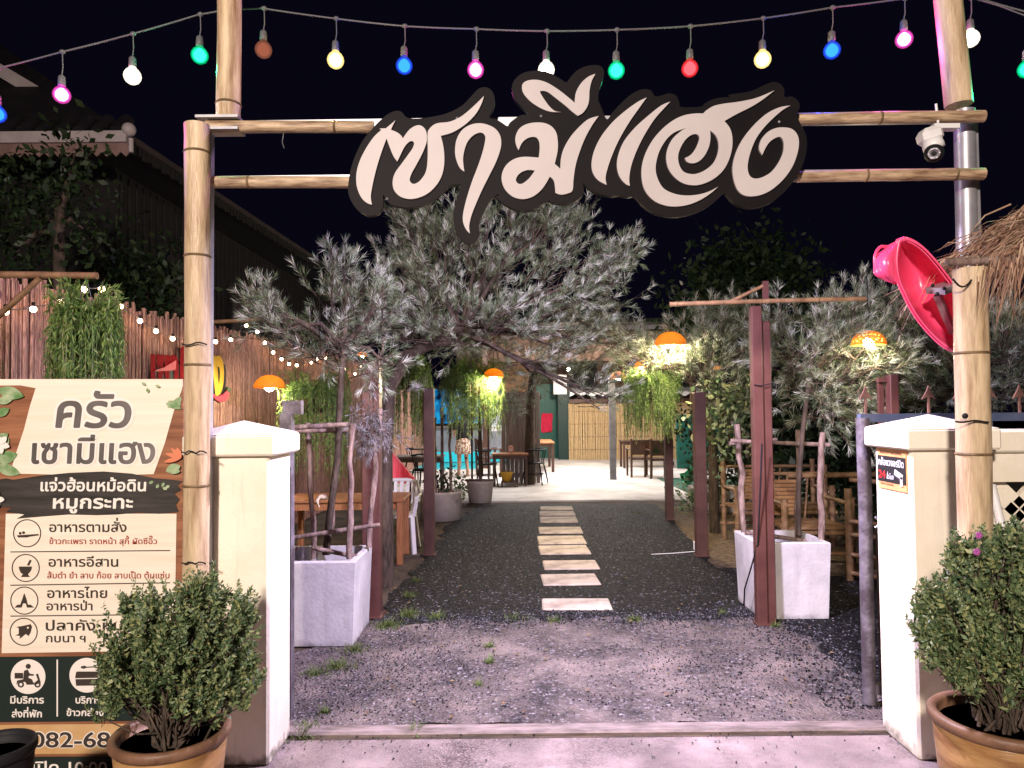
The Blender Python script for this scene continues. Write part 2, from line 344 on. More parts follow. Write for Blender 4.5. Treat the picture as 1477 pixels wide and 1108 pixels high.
def _mesh_of(c):
    o = bpy.data.objects.new('tmp', c); COL.objects.link(o)
    dg = bpy.context.evaluated_depsgraph_get(); me = bpy.data.meshes.new_from_object(o.evaluated_get(dg))
    vs = [tuple(v.co) for v in me.vertices]; fs = [tuple(p.vertices) for p in me.polygons]
    bpy.data.objects.remove(o); bpy.data.curves.remove(c); bpy.data.meshes.remove(me); return vs, fs
def smooth(loop, sub=6):
    n = len(loop); out = []
    P2 = [Vector((p[0], p[1])) for p in loop]; cr = [len(p) > 2 for p in loop]
    for i in range(n):
        a, b = P2[i], P2[(i + 1) % n]
        p0 = P2[i - 1] if not cr[i] else a; p3 = P2[(i + 2) % n] if not cr[(i + 1) % n] else b
        for k in range(sub):
            t = k / sub
            out.append(0.5 * ((2 * a) + (b - p0) * t + (2 * p0 - 5 * a + 4 * b - p3) * t * t + (3 * a - p0 - 3 * b + p3) * t ** 3))
    return [(p.x, p.y) for p in out]
_gl = {}
def _textmesh(s, off):
    c = bpy.data.curves.new('t', 'FONT'); c.body = s; c.offset = off; c.resolution_u = 4; return _mesh_of(c)
def _area(v, f):
    t = 0.0
    for q in f:
        for i in range(1, len(q) - 1):
            a, b, c = v[q[0]], v[q[i]], v[q[i + 1]]; t += abs((b[0] - a[0]) * (c[1] - a[1]) - (b[1] - a[1]) * (c[0] - a[0])) / 2
    return t
def glyph(ch, off):
    k = (ch, off)
    if k not in _gl:
        v, f = max((_textmesh(ch, off + e) for e in (0.0, .0012, -.0012, .0024, .004)), key=lambda m: _area(*m))
        v2 = _textmesh('|' + ch + '|', 0)[0]; v0 = _textmesh('||', 0)[0]
        adv = max(x[0] for x in v2) - max(x[0] for x in v0)
        _gl[k] = (v, f, adv)
    return _gl[k]
UPV = 'ัิีึื็'; TONE = '่้๊๋์'
def text2d(s, off=0.0):
    """lettering set glyph by glyph; a tone mark rises above an upper vowel"""
    x = 0.0; V = []; Fc = []; pv = ''; base = ''; k = 0
    for ch in s:
        if ch == ' ': x += 0.27; pv = ' '; continue
        v, f, adv = glyph(ch, off); dy = 0.0
        if ch in TONE and pv in UPV: dy = 0.20
        dx = -0.16 if (ch in TONE or ch in UPV) and base in 'ปฝฟ' else 0.0
        if ch not in TONE and ch not in UPV: base = ch
        o = len(V); V += [(p[0] + x + dx, p[1] + dy, (k % 2) * 0.0005) for p in v]; Fc += [[i + o for i in q] for q in f]
        x += adv; pv = ch; k += 1
    return V, Fc
class Flat:
    """a flat face (facing -Y at depth D) that pixels of the photograph are laid out on once, then kept as real metres"""
    def __init__(s, D): s.D = D
    def pt(s, px, py, lift=0.0): p = P(px, py, s.D); return Vector((p.x, s.D - lift, p.z))
    def shape(s, mb, loops, lift, depth=0.003, mi=0, sm=0):
        L2 = []
        for lp in loops:
            if sm: lp = smooth(lp, sm)
            q = [s.pt(a[0], a[1]) for a in lp]; L2.append([(p.x, p.z) for p in q])
        v, f = outlines(L2, depth)
        mb.add([(p[0], s.D - lift - depth / 2 - p[2], p[1]) for p in v], f, mi); return mb
    def text(s, mb, body, x0, x1, base, xh, lift, off=0.0, shear=0.0, mi=0):
        """off: how far the strokes are thickened, as a share of the type size"""
        V, Fc = text2d(body); a = min(p[0] for p in V); b = max(p[0] for p in V); sx = (x1 - x0) / (b - a); sy = xh / 0.548
        n = 1 if off <= 0 else (6 if off < .04 else 12)
        for k in range(n):
            dx, dy = (0, 0) if n == 1 else (off * math.cos(2 * PI * k / n), off * math.sin(2 * PI * k / n))
            mb.add([s.pt(x0 + (p[0] + dx - a) * sx + shear * p[1] * sy, base - (p[1] + dy) * sy, lift + p[2] + k * .00008) for p in V], Fc, mi)
        return mb
def circle(cx, cy, r, n=36): return [(cx + r * math.cos(2 * PI * k / n), cy + r * math.sin(2 * PI * k / n)) for k in range(n)]
def rect(x0, y0, x1, y1): return [(x0, y0), (x1, y0), (x1, y1), (x0, y1)]

# ================================================================== THE SETTING
def jag(pts, amp=0.05, step=0.18):
    out = []; n = len(pts)
    for i in range(n):
        a = Vector(pts[i][:2]); b = Vector(pts[(i + 1) % n][:2]); d = b - a; k = max(1, int(d.length / step)); nn = Vector((-d.y, d.x)).normalized()
        for j in range(k): out.append(a + d * (j / k) + (nn * random.gauss(0, amp) if j else Vector((0, 0))))
    return [(p.x, p.y) for p in out]
def sheet(pts, z, thick=0.0):
    v, f = outlines([pts], 0.0); mb = MB()
    mb.add([(p[0], p[1], z) for p in v], f)
    if mb.f:                                    # make it face up
        a, b, c = (Vector(mb.v[i]) for i in mb.f[0][:3])
        if (b - a).cross(c - a).z < 0: mb.f = [list(reversed(q)) for q in mb.f]
    return mb
def gp(px, py): p = G(px, py); return (p.x, p.y)
struct('ground', MB().add([(-80, -12, 0), (80, -12, 0), (80, 150, 0), (-80, 150, 0)], [(0, 1, 2, 3)]), 'ground')
TH = 3.78                                        # the gate threshold
struct('apron', sheet([(-9, -10), (9, -10), (9, TH - .085), (-9, TH - .085)], 0.004), 'apron')
struct('threshold_strip', MB().box((0.38, TH, 0.0), (3.10, 0.10, 0.05), bev=0.012), mat('threshold_concrete', (0.10, 0.08, 0.07), (0.27, 0.215, 0.20), 0.8, 5, 9, 0.2, 30, stretch=(1, 4, 4)))
struct('driveway', sheet(jag([(-1.75, TH + .05), (2.35, TH + .05), (2.25, 4.9), (2.0, 5.75), (0.6, 5.95), (-1.05, 5.9), (-1.5, 5.0)], 0.05), 0.008), 'drive')
gl = jag([gp(545, 902), gp(575, 850), gp(640, 765), gp(690, 729), gp(948, 728), gp(985, 770), gp(1030, 820), (2.4, 7.3), (4.6, 6.6), (4.6, 4.0), (2.15, 4.05), (2.0, 5.7), (0.6, 5.75), (-0.6, 5.7)], 0.045, 0.15)
struct('gravel_path', sheet(gl, 0.012), 'gravel')
struct('leaf_litter_bed', sheet(jag([(2.2, 7.35), (4.7, 7.0), (5.5, 11.6), (2.3, 12.3), (1.75, 9.0)], 0.05), 0.006), 'leaf_litter')
PY0 = 12.9
struct('patio', MB().box((0.3, (PY0 + 27) / 2, 0.0), (13, 27 - PY0, 0.06), bev=0.01), 'patio')
struct('turf_mat', MB().box((4.3, 15.2, 0.034), (2.0, 3.0, 0.012)), 'turf')
struct('pool_floor', MB().box((-3.6, 21.0, 0.034), (5.2, 2.4, 0.016)), tint(mat('turquoise_floor', (0.03, 0.45, 0.55), (0.05, 0.55, 0.62), 0.3, 3), (0, 0, 0), 0))

# loose stones on the path and the driveway, and tufts along the edge
def pebbles(n, region, z, smin, smax):
    T = np.array([(0, 0, 1), (.94, 0, -.33), (-.47, .82, -.33), (-.47, -.82, -.33)]); F4 = [(0, 1, 2), (0, 2, 3), (0, 3, 1)]
    mb = MB(); k = 0
    while k < n:
        x, y = region()
        if x is None: continue
        s_ = random.uniform(smin, smax); R = np.array(Matrix.Rotation(random.uniform(0, 6.3), 3, 'Z') @ Matrix.Rotation(random.uniform(-.5, .5), 3, 'X'))
        V = (T * s_ * np.array([1, random.uniform(.6, 1), random.uniform(.4, .8)])) @ R.T + np.array([x, y, z])
        mb.add(V.tolist(), F4); k += 1
    return mb
def _rg():
    y = 4.0 + (random.random() ** 1.5) * 8.0; x = random.uniform(-1.3 + .08 * y, 2.1) if y > 5.7 else random.uniform(1.7, 3.6)
    return x, y
stuff('gravel_stones', pebbles(6500, _rg, 0.014, 0.006, 0.015), 'pebble')
def _rd():
    a = random.random()
    if a < .4: return random.gauss(-0.75, .33), random.gauss(4.7, .5)
    if a < .75: return random.gauss(1.25, .38), random.gauss(4.6, .5)
    return random.uniform(-1.3, 2.2), random.uniform(3.9, 5.9)
stuff('driveway_stones', pebbles(4200, _rd, 0.011, 0.004, 0.011), 'pebble')
def _re():
    x = random.uniform(-1.2, 2.2); return (x, 5.78 + random.gauss(0, .13) + .06 * math.sin(x * 4)) if random.random() < .8 else (random.gauss(2.1, .1), random.uniform(4.0, 5.7))
stuff('edge_stones', pebbles(4200, _re, 0.014, 0.005, 0.014), 'pebble')
def blades(n, spots, hmin, hmax):
    A = []
    for (x, y, r, dn) in spots:
        for _ in range(int(n * dn)):
            a = random.uniform(0, 2 * PI); d = abs(random.gauss(0, r * .62)); bx, by = x + d * math.cos(a), y + d * math.sin(a)
            h = random.uniform(hmin, hmax) * max(.35, 1.2 - d / r) * random.choice((.6, 1, 1.3)); la = random.uniform(0, 2 * PI); lx, ly = math.cos(la) * h * .9, math.sin(la) * h * .9; wx, wy = -math.sin(la) * .003, math.cos(la) * .003
            A.append([(bx - wx, by - wy, .005), (bx + wx, by + wy, .005), (bx + lx, by + ly, h)])
    return MB().tris(np.array(A))
sp = []
for px, py, r, d in [(590, 890, .22, 1.6), (560, 905, .2, 1.4), (630, 893, .16, 1), (590, 862, .12, .7), (600, 840, .1, .5), (485, 965, .2, 1.2), (510, 940, .18, .8), (455, 975, .12, .6), (740, 895, .22, .5), (800, 898, .12, .35), (915, 897, .1, .5), (1042, 888, .07, .35),
                     (705, 935, .06, .35), (706, 958, .05, .25), (690, 990, .05, .2), (440, 1060, .16, .9), (600, 1058, .08, .3), (470, 1030, .05, .2), (1120, 906, .07, .4), (640, 750, .3, .5), (920, 742, .25, .4), (560, 760, .4, .5)]:
    p = G(px, py); sp.append((p.x, p.y, r, d))
stuff('grass', blades(420, sp, 0.015, 0.06), 'grass')
A = []
for _ in range(230):
    x, y = random.uniform(-1.3, 2.2), random.uniform(3.9, 9.5)
    if random.random() < .3: x, y = random.uniform(2.3, 4), random.uniform(7.4, 11)
    a = random.uniform(0, 6.3); l_ = random.uniform(.015, .04); w_ = l_ * .35; c_, s_ = math.cos(a), math.sin(a); z = .022
    A.append([(x, y, z), (x + c_ * l_ * .5 - s_ * w_, y + s_ * l_ * .5 + c_ * w_, z + .006), (x + c_ * l_, y + s_ * l_, z + .002), (x + c_ * l_ * .5 + s_ * w_, y + s_ * l_ * .5 - c_ * w_, z + .004)])
stuff('fallen_leaves', MB().tris(np.array(A)), leafmat('dead_leaves', [(.06, .035, .02), (.16, .10, .05), (.28, .2, .09)], .1, .8))
# stepping slabs
for i, (xa, xb, ya, yb) in enumerate([(783, 885, 868, 883), (783, 867, 832, 847), (785, 866, 812, 824), (779, 853, 790, 802), (777, 847, 776, 787), (778, 842, 763, 771.5), (780, 835, 748, 755.5), (779, 831, 740, 745.5), (780, 828, 733, 737.5)]):
    a = G(xa, yb); b = G(xb, yb); c = G(xa, ya)
    mb = MB().box(((a.x + b.x) / 2, (a.y + c.y) / 2, .008), (b.x - a.x, max(.26, c.y - a.y), .04), rot=random.uniform(-.03, .03), bev=.010)
    where = ['nearest the gate and widest in view', 'second from the gate', 'third from the gate', 'fourth from the gate', 'middle one of the row of nine', 'sixth from the gate', 'third from the patio end', 'second from the patio end', 'last before the patio'][i]
    one('stepping_slab', mb, 'stone', f'pale oblong stepping slab in black gravel, {where}', 'stepping stone', 'stepping slabs along the gravel path')

# ================================================================== GATE PILLARS AND WALL
def pillar(cx, cy, label, wd=0.31, h=1.44):
    t = thing('gate_pillar', label, 'pillar', (cx, cy, 0))
    obj('shaft', MB().box((cx, cy, h / 2), (wd, wd - .03, h), bev=.012), 'plaster', t)
    c = MB(); w2 = wd + .075; d2 = wd + .045
    c.box((cx, cy, h + .05), (w2, d2, .10), bev=.01)
    z0, z1 = h + .10, h + .165; hw, hd = w2 / 2 - .006, d2 / 2 - .006
    c.add([(cx - hw, cy - hd, z0), (cx + hw, cy - hd, z0), (cx + hw, cy + hd, z0), (cx - hw, cy + hd, z0), (cx, cy, z1)], [(0, 1, 4), (1, 2, 4), (2, 3, 4), (3, 0, 4)])
    obj('cap', c, 'plaster', t); return t
LPX, RPX, PYC = -1.325, 2.055, 3.60
pillar(LPX, PYC, 'cream gate pillar with pyramid cap beside the menu board', .36)
pillar(RPX, PYC, 'cream gate pillar with a black and orange notice stuck under its cap', .37)
st = MB().box((RPX, PYC, .012), (.375, .352, .024)); 
# notice on the inner face of the right pillar
xk = RPX - .185
t = thing('notice', 'black and orange notice with red 24 on right gate pillar', 'notice', (xk, PYC, 1.2))
obj('sheet', MB().box((xk - .003, PYC - .005, 1.335), (.006, .27, .20)), mat('orange_print', (0.62, 0.28, 0.11), (0.7, 0.36, 0.16), 0.5, 6), t)
obj('black_band', MB().box((xk - .0075, PYC - .005, 1.335), (.003, .262, .128)), mat('print_black', (0.015, 0.014, 0.018), rough=.5), t)
def sidetext(mb, s, y0, y1, z, xh, lift):
    V, Fc = text2d(s, .012); a = min(p[0] for p in V); b = max(p[0] for p in V); sx = (y1 - y0) / (b - a); sy = xh / .548
    # read from the gate opening (looking to +X): left of the text is the far side
    mb.add([(xk - lift - p[2], y1 - (p[0] - a) * sx, z + p[1] * sy) for p in V], Fc)
m_ = MB(); sidetext(m_, 'กล้องวงจรปิด', PYC - .125, PYC + .115, 1.352, .026, .0105); obj('heading', m_, 'white', t)
m_ = MB(); sidetext(m_, '24', PYC + .045, PYC + .115, 1.288, .030, .0105); obj('number', m_, mat('print_red', (0.65, 0.02, 0.02)), t)
m_ = MB(); sidetext(m_, 'ชั่วโมง', PYC - .03, PYC + .035, 1.288, .018, .0105); obj('word', m_, 'white', t)
m_ = MB().box((xk - .0095, PYC - .075, 1.315), (.003, .075, .026), rot=Matrix.Rotation(.3, 3, 'X')).box((xk - .0095, PYC - .10, 1.285), (.003, .02, .045)); obj('camera_symbol', m_, 'white', t)
m_ = MB(); sidetext(m_, 'บันทึกภาพตลอด', PYC - .10, PYC + .10, 1.412, .010, .0085); sidetext(m_, 'เพื่อความปลอดภัย', PYC - .02, PYC + .10, 1.256, .008, .0085); obj('small_print', m_, 'black', t)

t = thing('boundary_wall', 'low cream wall with open diamond blocks right of the gate', 'wall', (3.4, 3.66, 0))
wx0, wx1 = RPX + .185, 6.2; wc = (wx0 + wx1) / 2; wl = wx1 - wx0
obj('coping', MB().box((wc, 3.66, 1.47), (wl, .20, .11), bev=.01), 'plaster', t)
obj('panel', MB().box((wc, 3.66, 1.343), (wl, .14, .146)), 'plaster', t)
obj('base', MB().box((wc, 3.66, .30), (wl, .15, .60)), 'plaster', t)
for r_ in range(2):
    z0 = 1.27 - r_ * .32
    obj('rail_course', MB().box((wc, 3.66, z0 - .32 + .02), (wl, .14, .045)), 'plaster', t)
    k = 0; x = wx0
    while x < wx1 - .2 and k < 13:
        c = (x + .14, 3.66, z0 - .14); b = MB()
        for sx in (-1, 1):
            for sz in (-1, 1):
                b.bar((c[0], 3.66, c[2] + sz * .135), (c[0] + sx * .135, 3.66, c[2]), .034, .10, roll=PI / 2 if False else 0)
        obj('breeze_block', b, 'plaster', t); x += .28; k += 1
one('leaning_pipe', MB().tube([P(1430, 700, 3.38), P(1458, 815, 3.25)], .019, 10).tube([P(1458, 815, 3.25), (P(1458, 815, 3.25) + Vector((.18, -.12, -.98)))], .019, 10), 'white', 'white plastic pipe leaning on the breeze block wall', 'pipe')

# sliding gate standing open behind the right wall, and the receiving post on the left
t = thing('sliding_gate', 'blue grey steel gate with rusty spear tops slid open behind wall', 'gate', (3.4, 4.05, 0))
GY = 4.05; gx = P(1249, 800, GY).x; zt = P(1249, 603, GY).z
obj('end_post', MB().tube([(gx, GY, .02), (gx, GY, .62), (gx + .004, GY, 1.1), (gx, GY, zt)], .036, 14), 'rust', t)
obj('top_rail', MB().bar((gx - .02, GY, zt), (gx + 3.4, GY, zt), .045), 'rail', t)
obj('bottom_rail', MB().bar((gx, GY, .10), (gx + 3.4, GY, .10), .05), 'rust', t)
obj('sheet', MB().box((gx + 1.72, GY + .02, .55), (3.3, .012, .84)), mat('brown_sheet', (0.035, 0.018, 0.014), (0.07, 0.035, 0.028), 0.6, 4), t)
arrow = [(-.006, 0), (.006, 0), (.006, .10), (.045, .085), (.012, .135), (0, .165), (-.012, .135), (-.045, .085), (-.006, .10)]
for pxx in (1248, 1339, 1384, 1427, 1470, 1513, 1556):
    x = P(pxx, 570, GY).x; v, f = outlines([[(x + a * .85, zt + .02 + b_ * .95) for a, b_ in arrow]], .012)
    obj('spear_finial', MB().add([(p[0], GY - p[2], p[1]) for p in v], f), 'spear', t)
for k in range(9): obj('upright', MB().tube([(gx + .35 + k * .36, GY, .95), (gx + .35 + k * .36, GY, zt)], .012, 8), 'rust', t)
obj('latch', MB().tube([P(1252, 752, GY) + Vector((.02, -.04, .03)), P(1252, 752, GY) + Vector((.05, -.05, 0)), P(1252, 752, GY) + Vector((.02, -.04, -.03))], .008, 8), 'steel', t)
lx = P(414, 700, 3.95).x
t = thing('gate_post', 'grey steel gate post with a wooden block behind left pillar', 'post', (lx, 3.95, 0))
obj('tube', MB().box((lx, 3.95, .82), (.062, .062, 1.64)), 'rust', t)
obj('block', MB().box((lx + .03, 3.955, P(420, 588, 3.95).z), (.10, .05, .075)), 'rust', t)
obj('flap', MB().box((lx + .006, 3.90, 1.45), (.05, .03, .2)), 'rust', t)

# ================================================================== BAMBOO GATE FRAME
GD = 3.45
t = thing('bamboo_gateway', 'tall bamboo entrance frame with two poles and crossbars on steel tube', 'gateway', (0.2, GD, 0))
gfr = t
def bpole(name, a, b, r, mname='bamboo', **k): return obj(name, MB().bamboo(a, b, r, **k), [mname, 'node'], t)
xl = P(279, 500, 3.32).x
bpole('pole', (P(278, 900, 3.32).x, 3.32, 0.0), (P(284, 180, 3.32).x, 3.32, P(284, 180, 3.32).z), .056, step=.45)
bpole('upper_pole', (P(329, 172, 3.44).x, 3.44, P(329, 172, 3.44).z), (P(331, -60, 3.44).x, 3.44, P(331, -60, 3.44).z), .056, step=.6)
obj('steel_upright', MB().box((P(300, 500, 3.40).x, 3.40, 1.48), (.035, .04, 2.96)), 'steel', t)
for (ya, yb) in ((183, 166), (263, 249)):
    a = P(298, ya, 3.40); b = P(540, ya + .5, 3.44); c = P(1148, yb + 6, 3.44); d = P(1419, yb + 2, 3.40)
    bpole('crossbar', a, b, .0285, 'bamboo_h', step=.4); bpole('crossbar', c, d, .0285, 'bamboo_h', step=.4)
    obj('steel_crossbar', MB().bar(a + Vector((0, .045, .014)), d + Vector((0, .045, .014)), .045), 'steel', t)
for tz in (173, 190):
    obj('steel_bracket', MB().box(P(318, tz, 3.42), (.20, .10, .012)), 'steel', t)
bpole('upper_pole', (P(1383, 152, 3.50).x, 3.50, P(1383, 152, 3.50).z), (P(1360, -70, 3.50).x, 3.50, P(1360, -70, 3.50).z), .062, step=.7)
rp = P(1391, 300, 3.52)
obj('steel_upright', MB().tube([(P(1404, 900, 3.52).x, 3.52, 0), (P(1391, 160, 3.52).x, 3.52, P(1391, 160, 3.52).z)], .048, 18), 'steel', t)
obj('steel_strip', MB().box((P(1408, 260, 3.50).x, 3.50, 2.3), (.022, .02, 1.5)), 'steel', t)
obj('wire_tie', MB().tube([P(262 + k * 5.2, 496 + 2 * math.sin(k), 3.32 - .062) for k in range(8)], .0035, 6).tube([P(262 + k * 5.2, 652 + 2 * math.sin(k * 2), 3.32 - .062) for k in range(8)], .0035, 6).tube([P(262 + k * 5, 812 + 1.5 * math.sin(k * 2), 3.32 - .062) for k in range(8)], .0035, 6), 'black', t)
# loose wire hanging from the top crossbar
obj('loose_wire', MB().tube([P(409, 192, 3.37), P(407, 205, 3.37), P(410, 214, 3.37)], .002, 5), 'wire', t)

# CCTV camera
t = thing('security_camera', 'white dome security camera hanging from the top crossbar', 'camera', P(1342, 180, 3.38))
obj('bracket', MB().box(P(1362, 184, 3.42), (.12, .05, .022)).box(P(1352, 190, 3.40), (.03, .03, .05)), 'white', t)
R45 = Matrix.Rotation(-.25, 3, 'Y')
obj('housing', MB().box(P(1341, 197, 3.38), (.098, .10, .075), rot=R45, bev=.022).lathe(P(1345, 206, 3.36), [(.0, .02), (.04, .018), (.046, -.01), (.046, -.03), (.03, -.034)], 20, ax=R45), 'white', t)
hd = obj('lens_head', MB().ball(P(1347, 221, 3.34), .042, 18, 12), 'black', t)
ax = (Vector((0.05, 0, 1.5)) - P(1347, 221, 3.34)).normalized().to_track_quat('Z', 'Y').to_matrix()
obj('lens', MB().lathe(P(1347, 221, 3.34) + ax @ Vector((0, 0, .036)), [(.026, 0), (.026, .008), (.018, .010), (.018, .004), (.0, .003)], 18, ax=ax), 'steel', hd)
for k in range(6):
    a = k * PI / 3; obj('led', MB().ball(P(1347, 221, 3.34) + ax @ Vector((.022 * math.cos(a), .022 * math.sin(a), .044)), .0042, 8, 6), 'white', hd)
obj('antenna', MB().tube([P(1353, 178, 3.40), P(1350, 150, 3.40)], .006, 8), 'white', t)

# ================================================================== THE BIG SIGN
S1 = lambda L: [(500 + p[0] / 4.8167, 130 + p[1] / 4.8167) + tuple(p[2:]) for p in L]
S2 = lambda L: [(710 + p[0] / 5.035, 90 + p[1] / 5.035) + tuple(p[2:]) for p in L]
S3 = lambda L: [(840 + p[0] / 5.036, 110 + p[1] / 5.036) + tuple(p[2:]) for p in L]
S4 = lambda L: [(960 + p[0] / 5.036, 110 + p[1] / 5.036) + tuple(p[2:]) for p in L]
c = 1
LETTERS = [
 [S1([(350,235,c),(335,262),(318,300,c),(360,318),(388,340),(400,360,c),(420,330),(450,295),(490,272),(525,272),(555,300),(565,345),(560,395),(530,470),(490,545),(460,600),(447,640),(455,662),(475,672),(505,660),(530,635),(555,595),(567,540),(571,450),(569,340),(574,305,c),(600,275),(640,255),(720,245),(790,215),(850,170),(910,115),(957,68,c),(940,120),(905,185),(850,245),(790,290),(730,322),(660,342,c),(675,400),(684,470),(682,550),(665,620),(630,680),(580,730),(520,762),(450,775),(390,762),(350,730),(332,690),(332,640),(350,590),(390,535),(430,480),(465,430),(477,395),(465,378),(440,385),(410,420),(385,470),(362,518,c),(335,480),(312,425),(288,360,c),(262,430),(235,510),(210,600),(190,690),(180,760),(188,815,c),(150,800),(115,765),(90,710),(80,650),(85,580),(110,500),(155,415),(205,345),(252,302,c),(240,292,c),(284,290,c)])],
 [S1([(822,588,c),(790,560),(765,500),(758,440),(768,370),(800,310),(850,272),(910,256),(970,262),(1030,290),(1065,335),(1075,390),(1065,450),(1035,530),(990,620),(945,710),(905,800),(870,890),(855,960),(860,1012,c),(835,985),(815,940),(812,890),(825,820),(850,730),(880,640),(915,550),(945,460),(962,390),(965,345),(945,322),(915,322),(875,345),(840,390),(820,450),(813,510)])],
 [S2([(190,662,c),(172,620),(168,570),(190,515),(235,480),(300,464),(370,466),(425,490),(460,535),(472,600),(470,670),(450,760,c),(490,795,c),(495,720),(515,650),(560,570),(620,500),(690,440),(765,416,c),(720,480),(670,570),(630,670),(600,770),(585,870),(577,950),(540,972),(495,980),(455,968,c),(450,910),(440,875),(415,850,c),(390,895),(350,950),(290,995),(220,1012),(150,995),(95,945),(70,880),(75,820),(105,765),(160,725),(230,709),(335,715,c),(342,650),(338,600),(320,572),(290,566),(250,578),(215,610)]),
  S2([(308,808,c),(260,803),(210,820),(180,850),(172,880),(190,902),(220,900),(260,870),(285,840)])],
 [S2([(495,388,c),(450,380),(410,345),(370,290),(345,245),(360,236),(400,245),(460,290),(530,345),(575,385),(615,415,c),(650,395),(680,355),(695,310),(700,230),(715,165),(742,114,c),(690,135),(640,180),(605,240),(595,290),(594,322,c),(550,285),(480,230),(400,180),(330,158),(265,160),(225,180),(215,215),(230,260),(280,315),(350,360),(420,385)])],
 [S3([(455,183,c),(390,215),(300,280),(210,360),(130,460),(80,560),(60,650),(68,720),(105,775),(168,810,c),(160,760),(175,690),(210,590),(260,480),(330,360),(400,260)])],
 [S3([(624,213,c),(560,240),(470,310),(370,400),(290,500),(250,600),(242,680),(260,750),(300,800),(334,817,c),(330,760),(345,670),(385,560),(440,450),(510,340),(580,260)])],
 [S3([(1372,132,c),(1244,185),(1124,212),(1004,228),(934,245),(884,275),(860,298,c),(800,298),(720,312),(640,350),(560,415),(490,500),(440,600),(418,700),(425,800),(455,870),(510,925),(580,955),(660,965),(760,950),(850,912),(920,865),(968,823,c),(900,858),(820,880),(730,886),(650,872),(580,838),(540,780),(520,710),(525,640),(550,560),(600,480),(660,430),(745,400,c),(700,425),(640,480),(605,550),(595,620),(610,690),(650,750),(710,795),(780,812),(850,805),(930,770),(1000,710),(1045,630),(1068,540),(1068,460),(1050,400),(1012,352,c),(1104,300),(1204,250),(1284,200)]),
  S3([(805,445),(830,460),(830,490),(805,550),(770,595),(728,618,c),(745,645),(785,655),(830,640),(870,600),(900,540),(912,480),(910,420,c),(950,455),(970,510),(965,580),(935,650),(880,700),(820,728),(770,732),(720,715),(690,670),(680,610),(695,550),(730,490),(770,455)])],
 [S4([(882,240,c),(800,255),(710,300),(620,380),(540,480),(490,580),(467,680),(475,770),(500,840),(540,880),(600,892),(680,878),(760,835),(840,760),(900,670),(935,570),(942,490),(925,440),(890,408),(840,398),(780,402),(720,430),(675,480),(658,530),(662,565),(680,595,c),(700,550),(730,505),(770,475),(805,465),(828,485),(835,530),(825,590),(790,660),(740,720),(680,755),(630,765),(595,750),(577,710),(577,650),(600,560),(640,470),(700,390),(770,320),(830,270)])],
]
BACK = S1([(180,885),(110,865),(50,800),(20,720),(25,640),(40,560),(70,470),(120,370),(200,270),(280,195),(340,165),(385,168),(425,208),(500,216),(600,203),(700,180),(800,130),(870,60),(920,10),(970,0),(1010,25),(1030,80),(1020,150),(988,206),(1040,222),(1080,245),(1118,268)]) + \
 S2([(130,455),(200,405),(262,392),(205,335),(160,280),(143,220),(155,160),(210,105),(300,83),(400,92),(490,140),(535,165),(572,120),(625,72),(700,45),(770,45),(805,80),(800,140),(772,220),(764,290),(780,330)]) + \
 S3([(170,330),(210,285),(270,220),(350,150),(430,115),(490,125),(517,165),(565,160),(620,145),(670,160),(692,205),(700,240),(760,245),(850,240),(880,215),(960,180),(1060,170)]) + \
 S4([(450,155),(600,130),(700,85),(770,62),(820,80),(845,120),(848,170),(900,168),(945,200),(955,245),(935,300),(960,360),(1000,440),(1008,530),(985,640),(930,750),(850,850),(750,930),(650,965),(560,965),(480,930),(420,862),(380,890),(280,970),(150,1020),(40,1035)]) + \
 S3([(520,1010),(430,950),(372,888),(320,892),(260,880),(200,885),(120,868),(50,835),(0,790)]) + \
 S2([(650,880),(660,960),(610,1015),(520,1040),(440,1035),(400,1022),(300,1080),(200,1090),(100,1050),(20,985)]) + \
 S1([(1065,740),(1010,770),(955,850),(920,940),(925,1020),(890,1075),(850,1080),(800,1050),(757,980),(747,900),(760,800),(790,700),(790,668),(720,680),(690,705),(620,770),(540,810),(450,828),(360,820),(295,790),(262,742),(262,800),(240,860)])
SD = 3.36
t = thing('entrance_sign', 'large charcoal sign with white brush style Thai lettering across gate', 'sign', P(835, 330, SD))
f_ = Flat(SD)
obj('backing', f_.shape(MB(), [BACK], 0.0, 0.03, sm=4), 'acrylic', t)
m_ = MB()
for L_ in LETTERS: f_.shape(m_, L_, 0.031, 0.012, sm=6)
obj('lettering', m_, 'letter', t)
for q in ((660, 175), (1120, 180), (560, 290), (860, 255), (780, 172)):
    obj('mounting_bolt', MB().lathe(f_.pt(*q, .033), [(.0, .006), (.006, .004), (.007, 0)], 10, ax=Matrix.Rotation(PI / 2, 3, 'X')), 'steel', t)
m_ = MB()
for q in (600, 850, 1080):
    a = f_.pt(q, 175, -.012); m_.box((a.x, SD + .05, a.z), (.03, .09, .03)); a = f_.pt(q, 255, -.012); m_.box((a.x, SD + .05, a.z), (.03, .09, .03))
obj('stand_off', m_, 'steel', t)

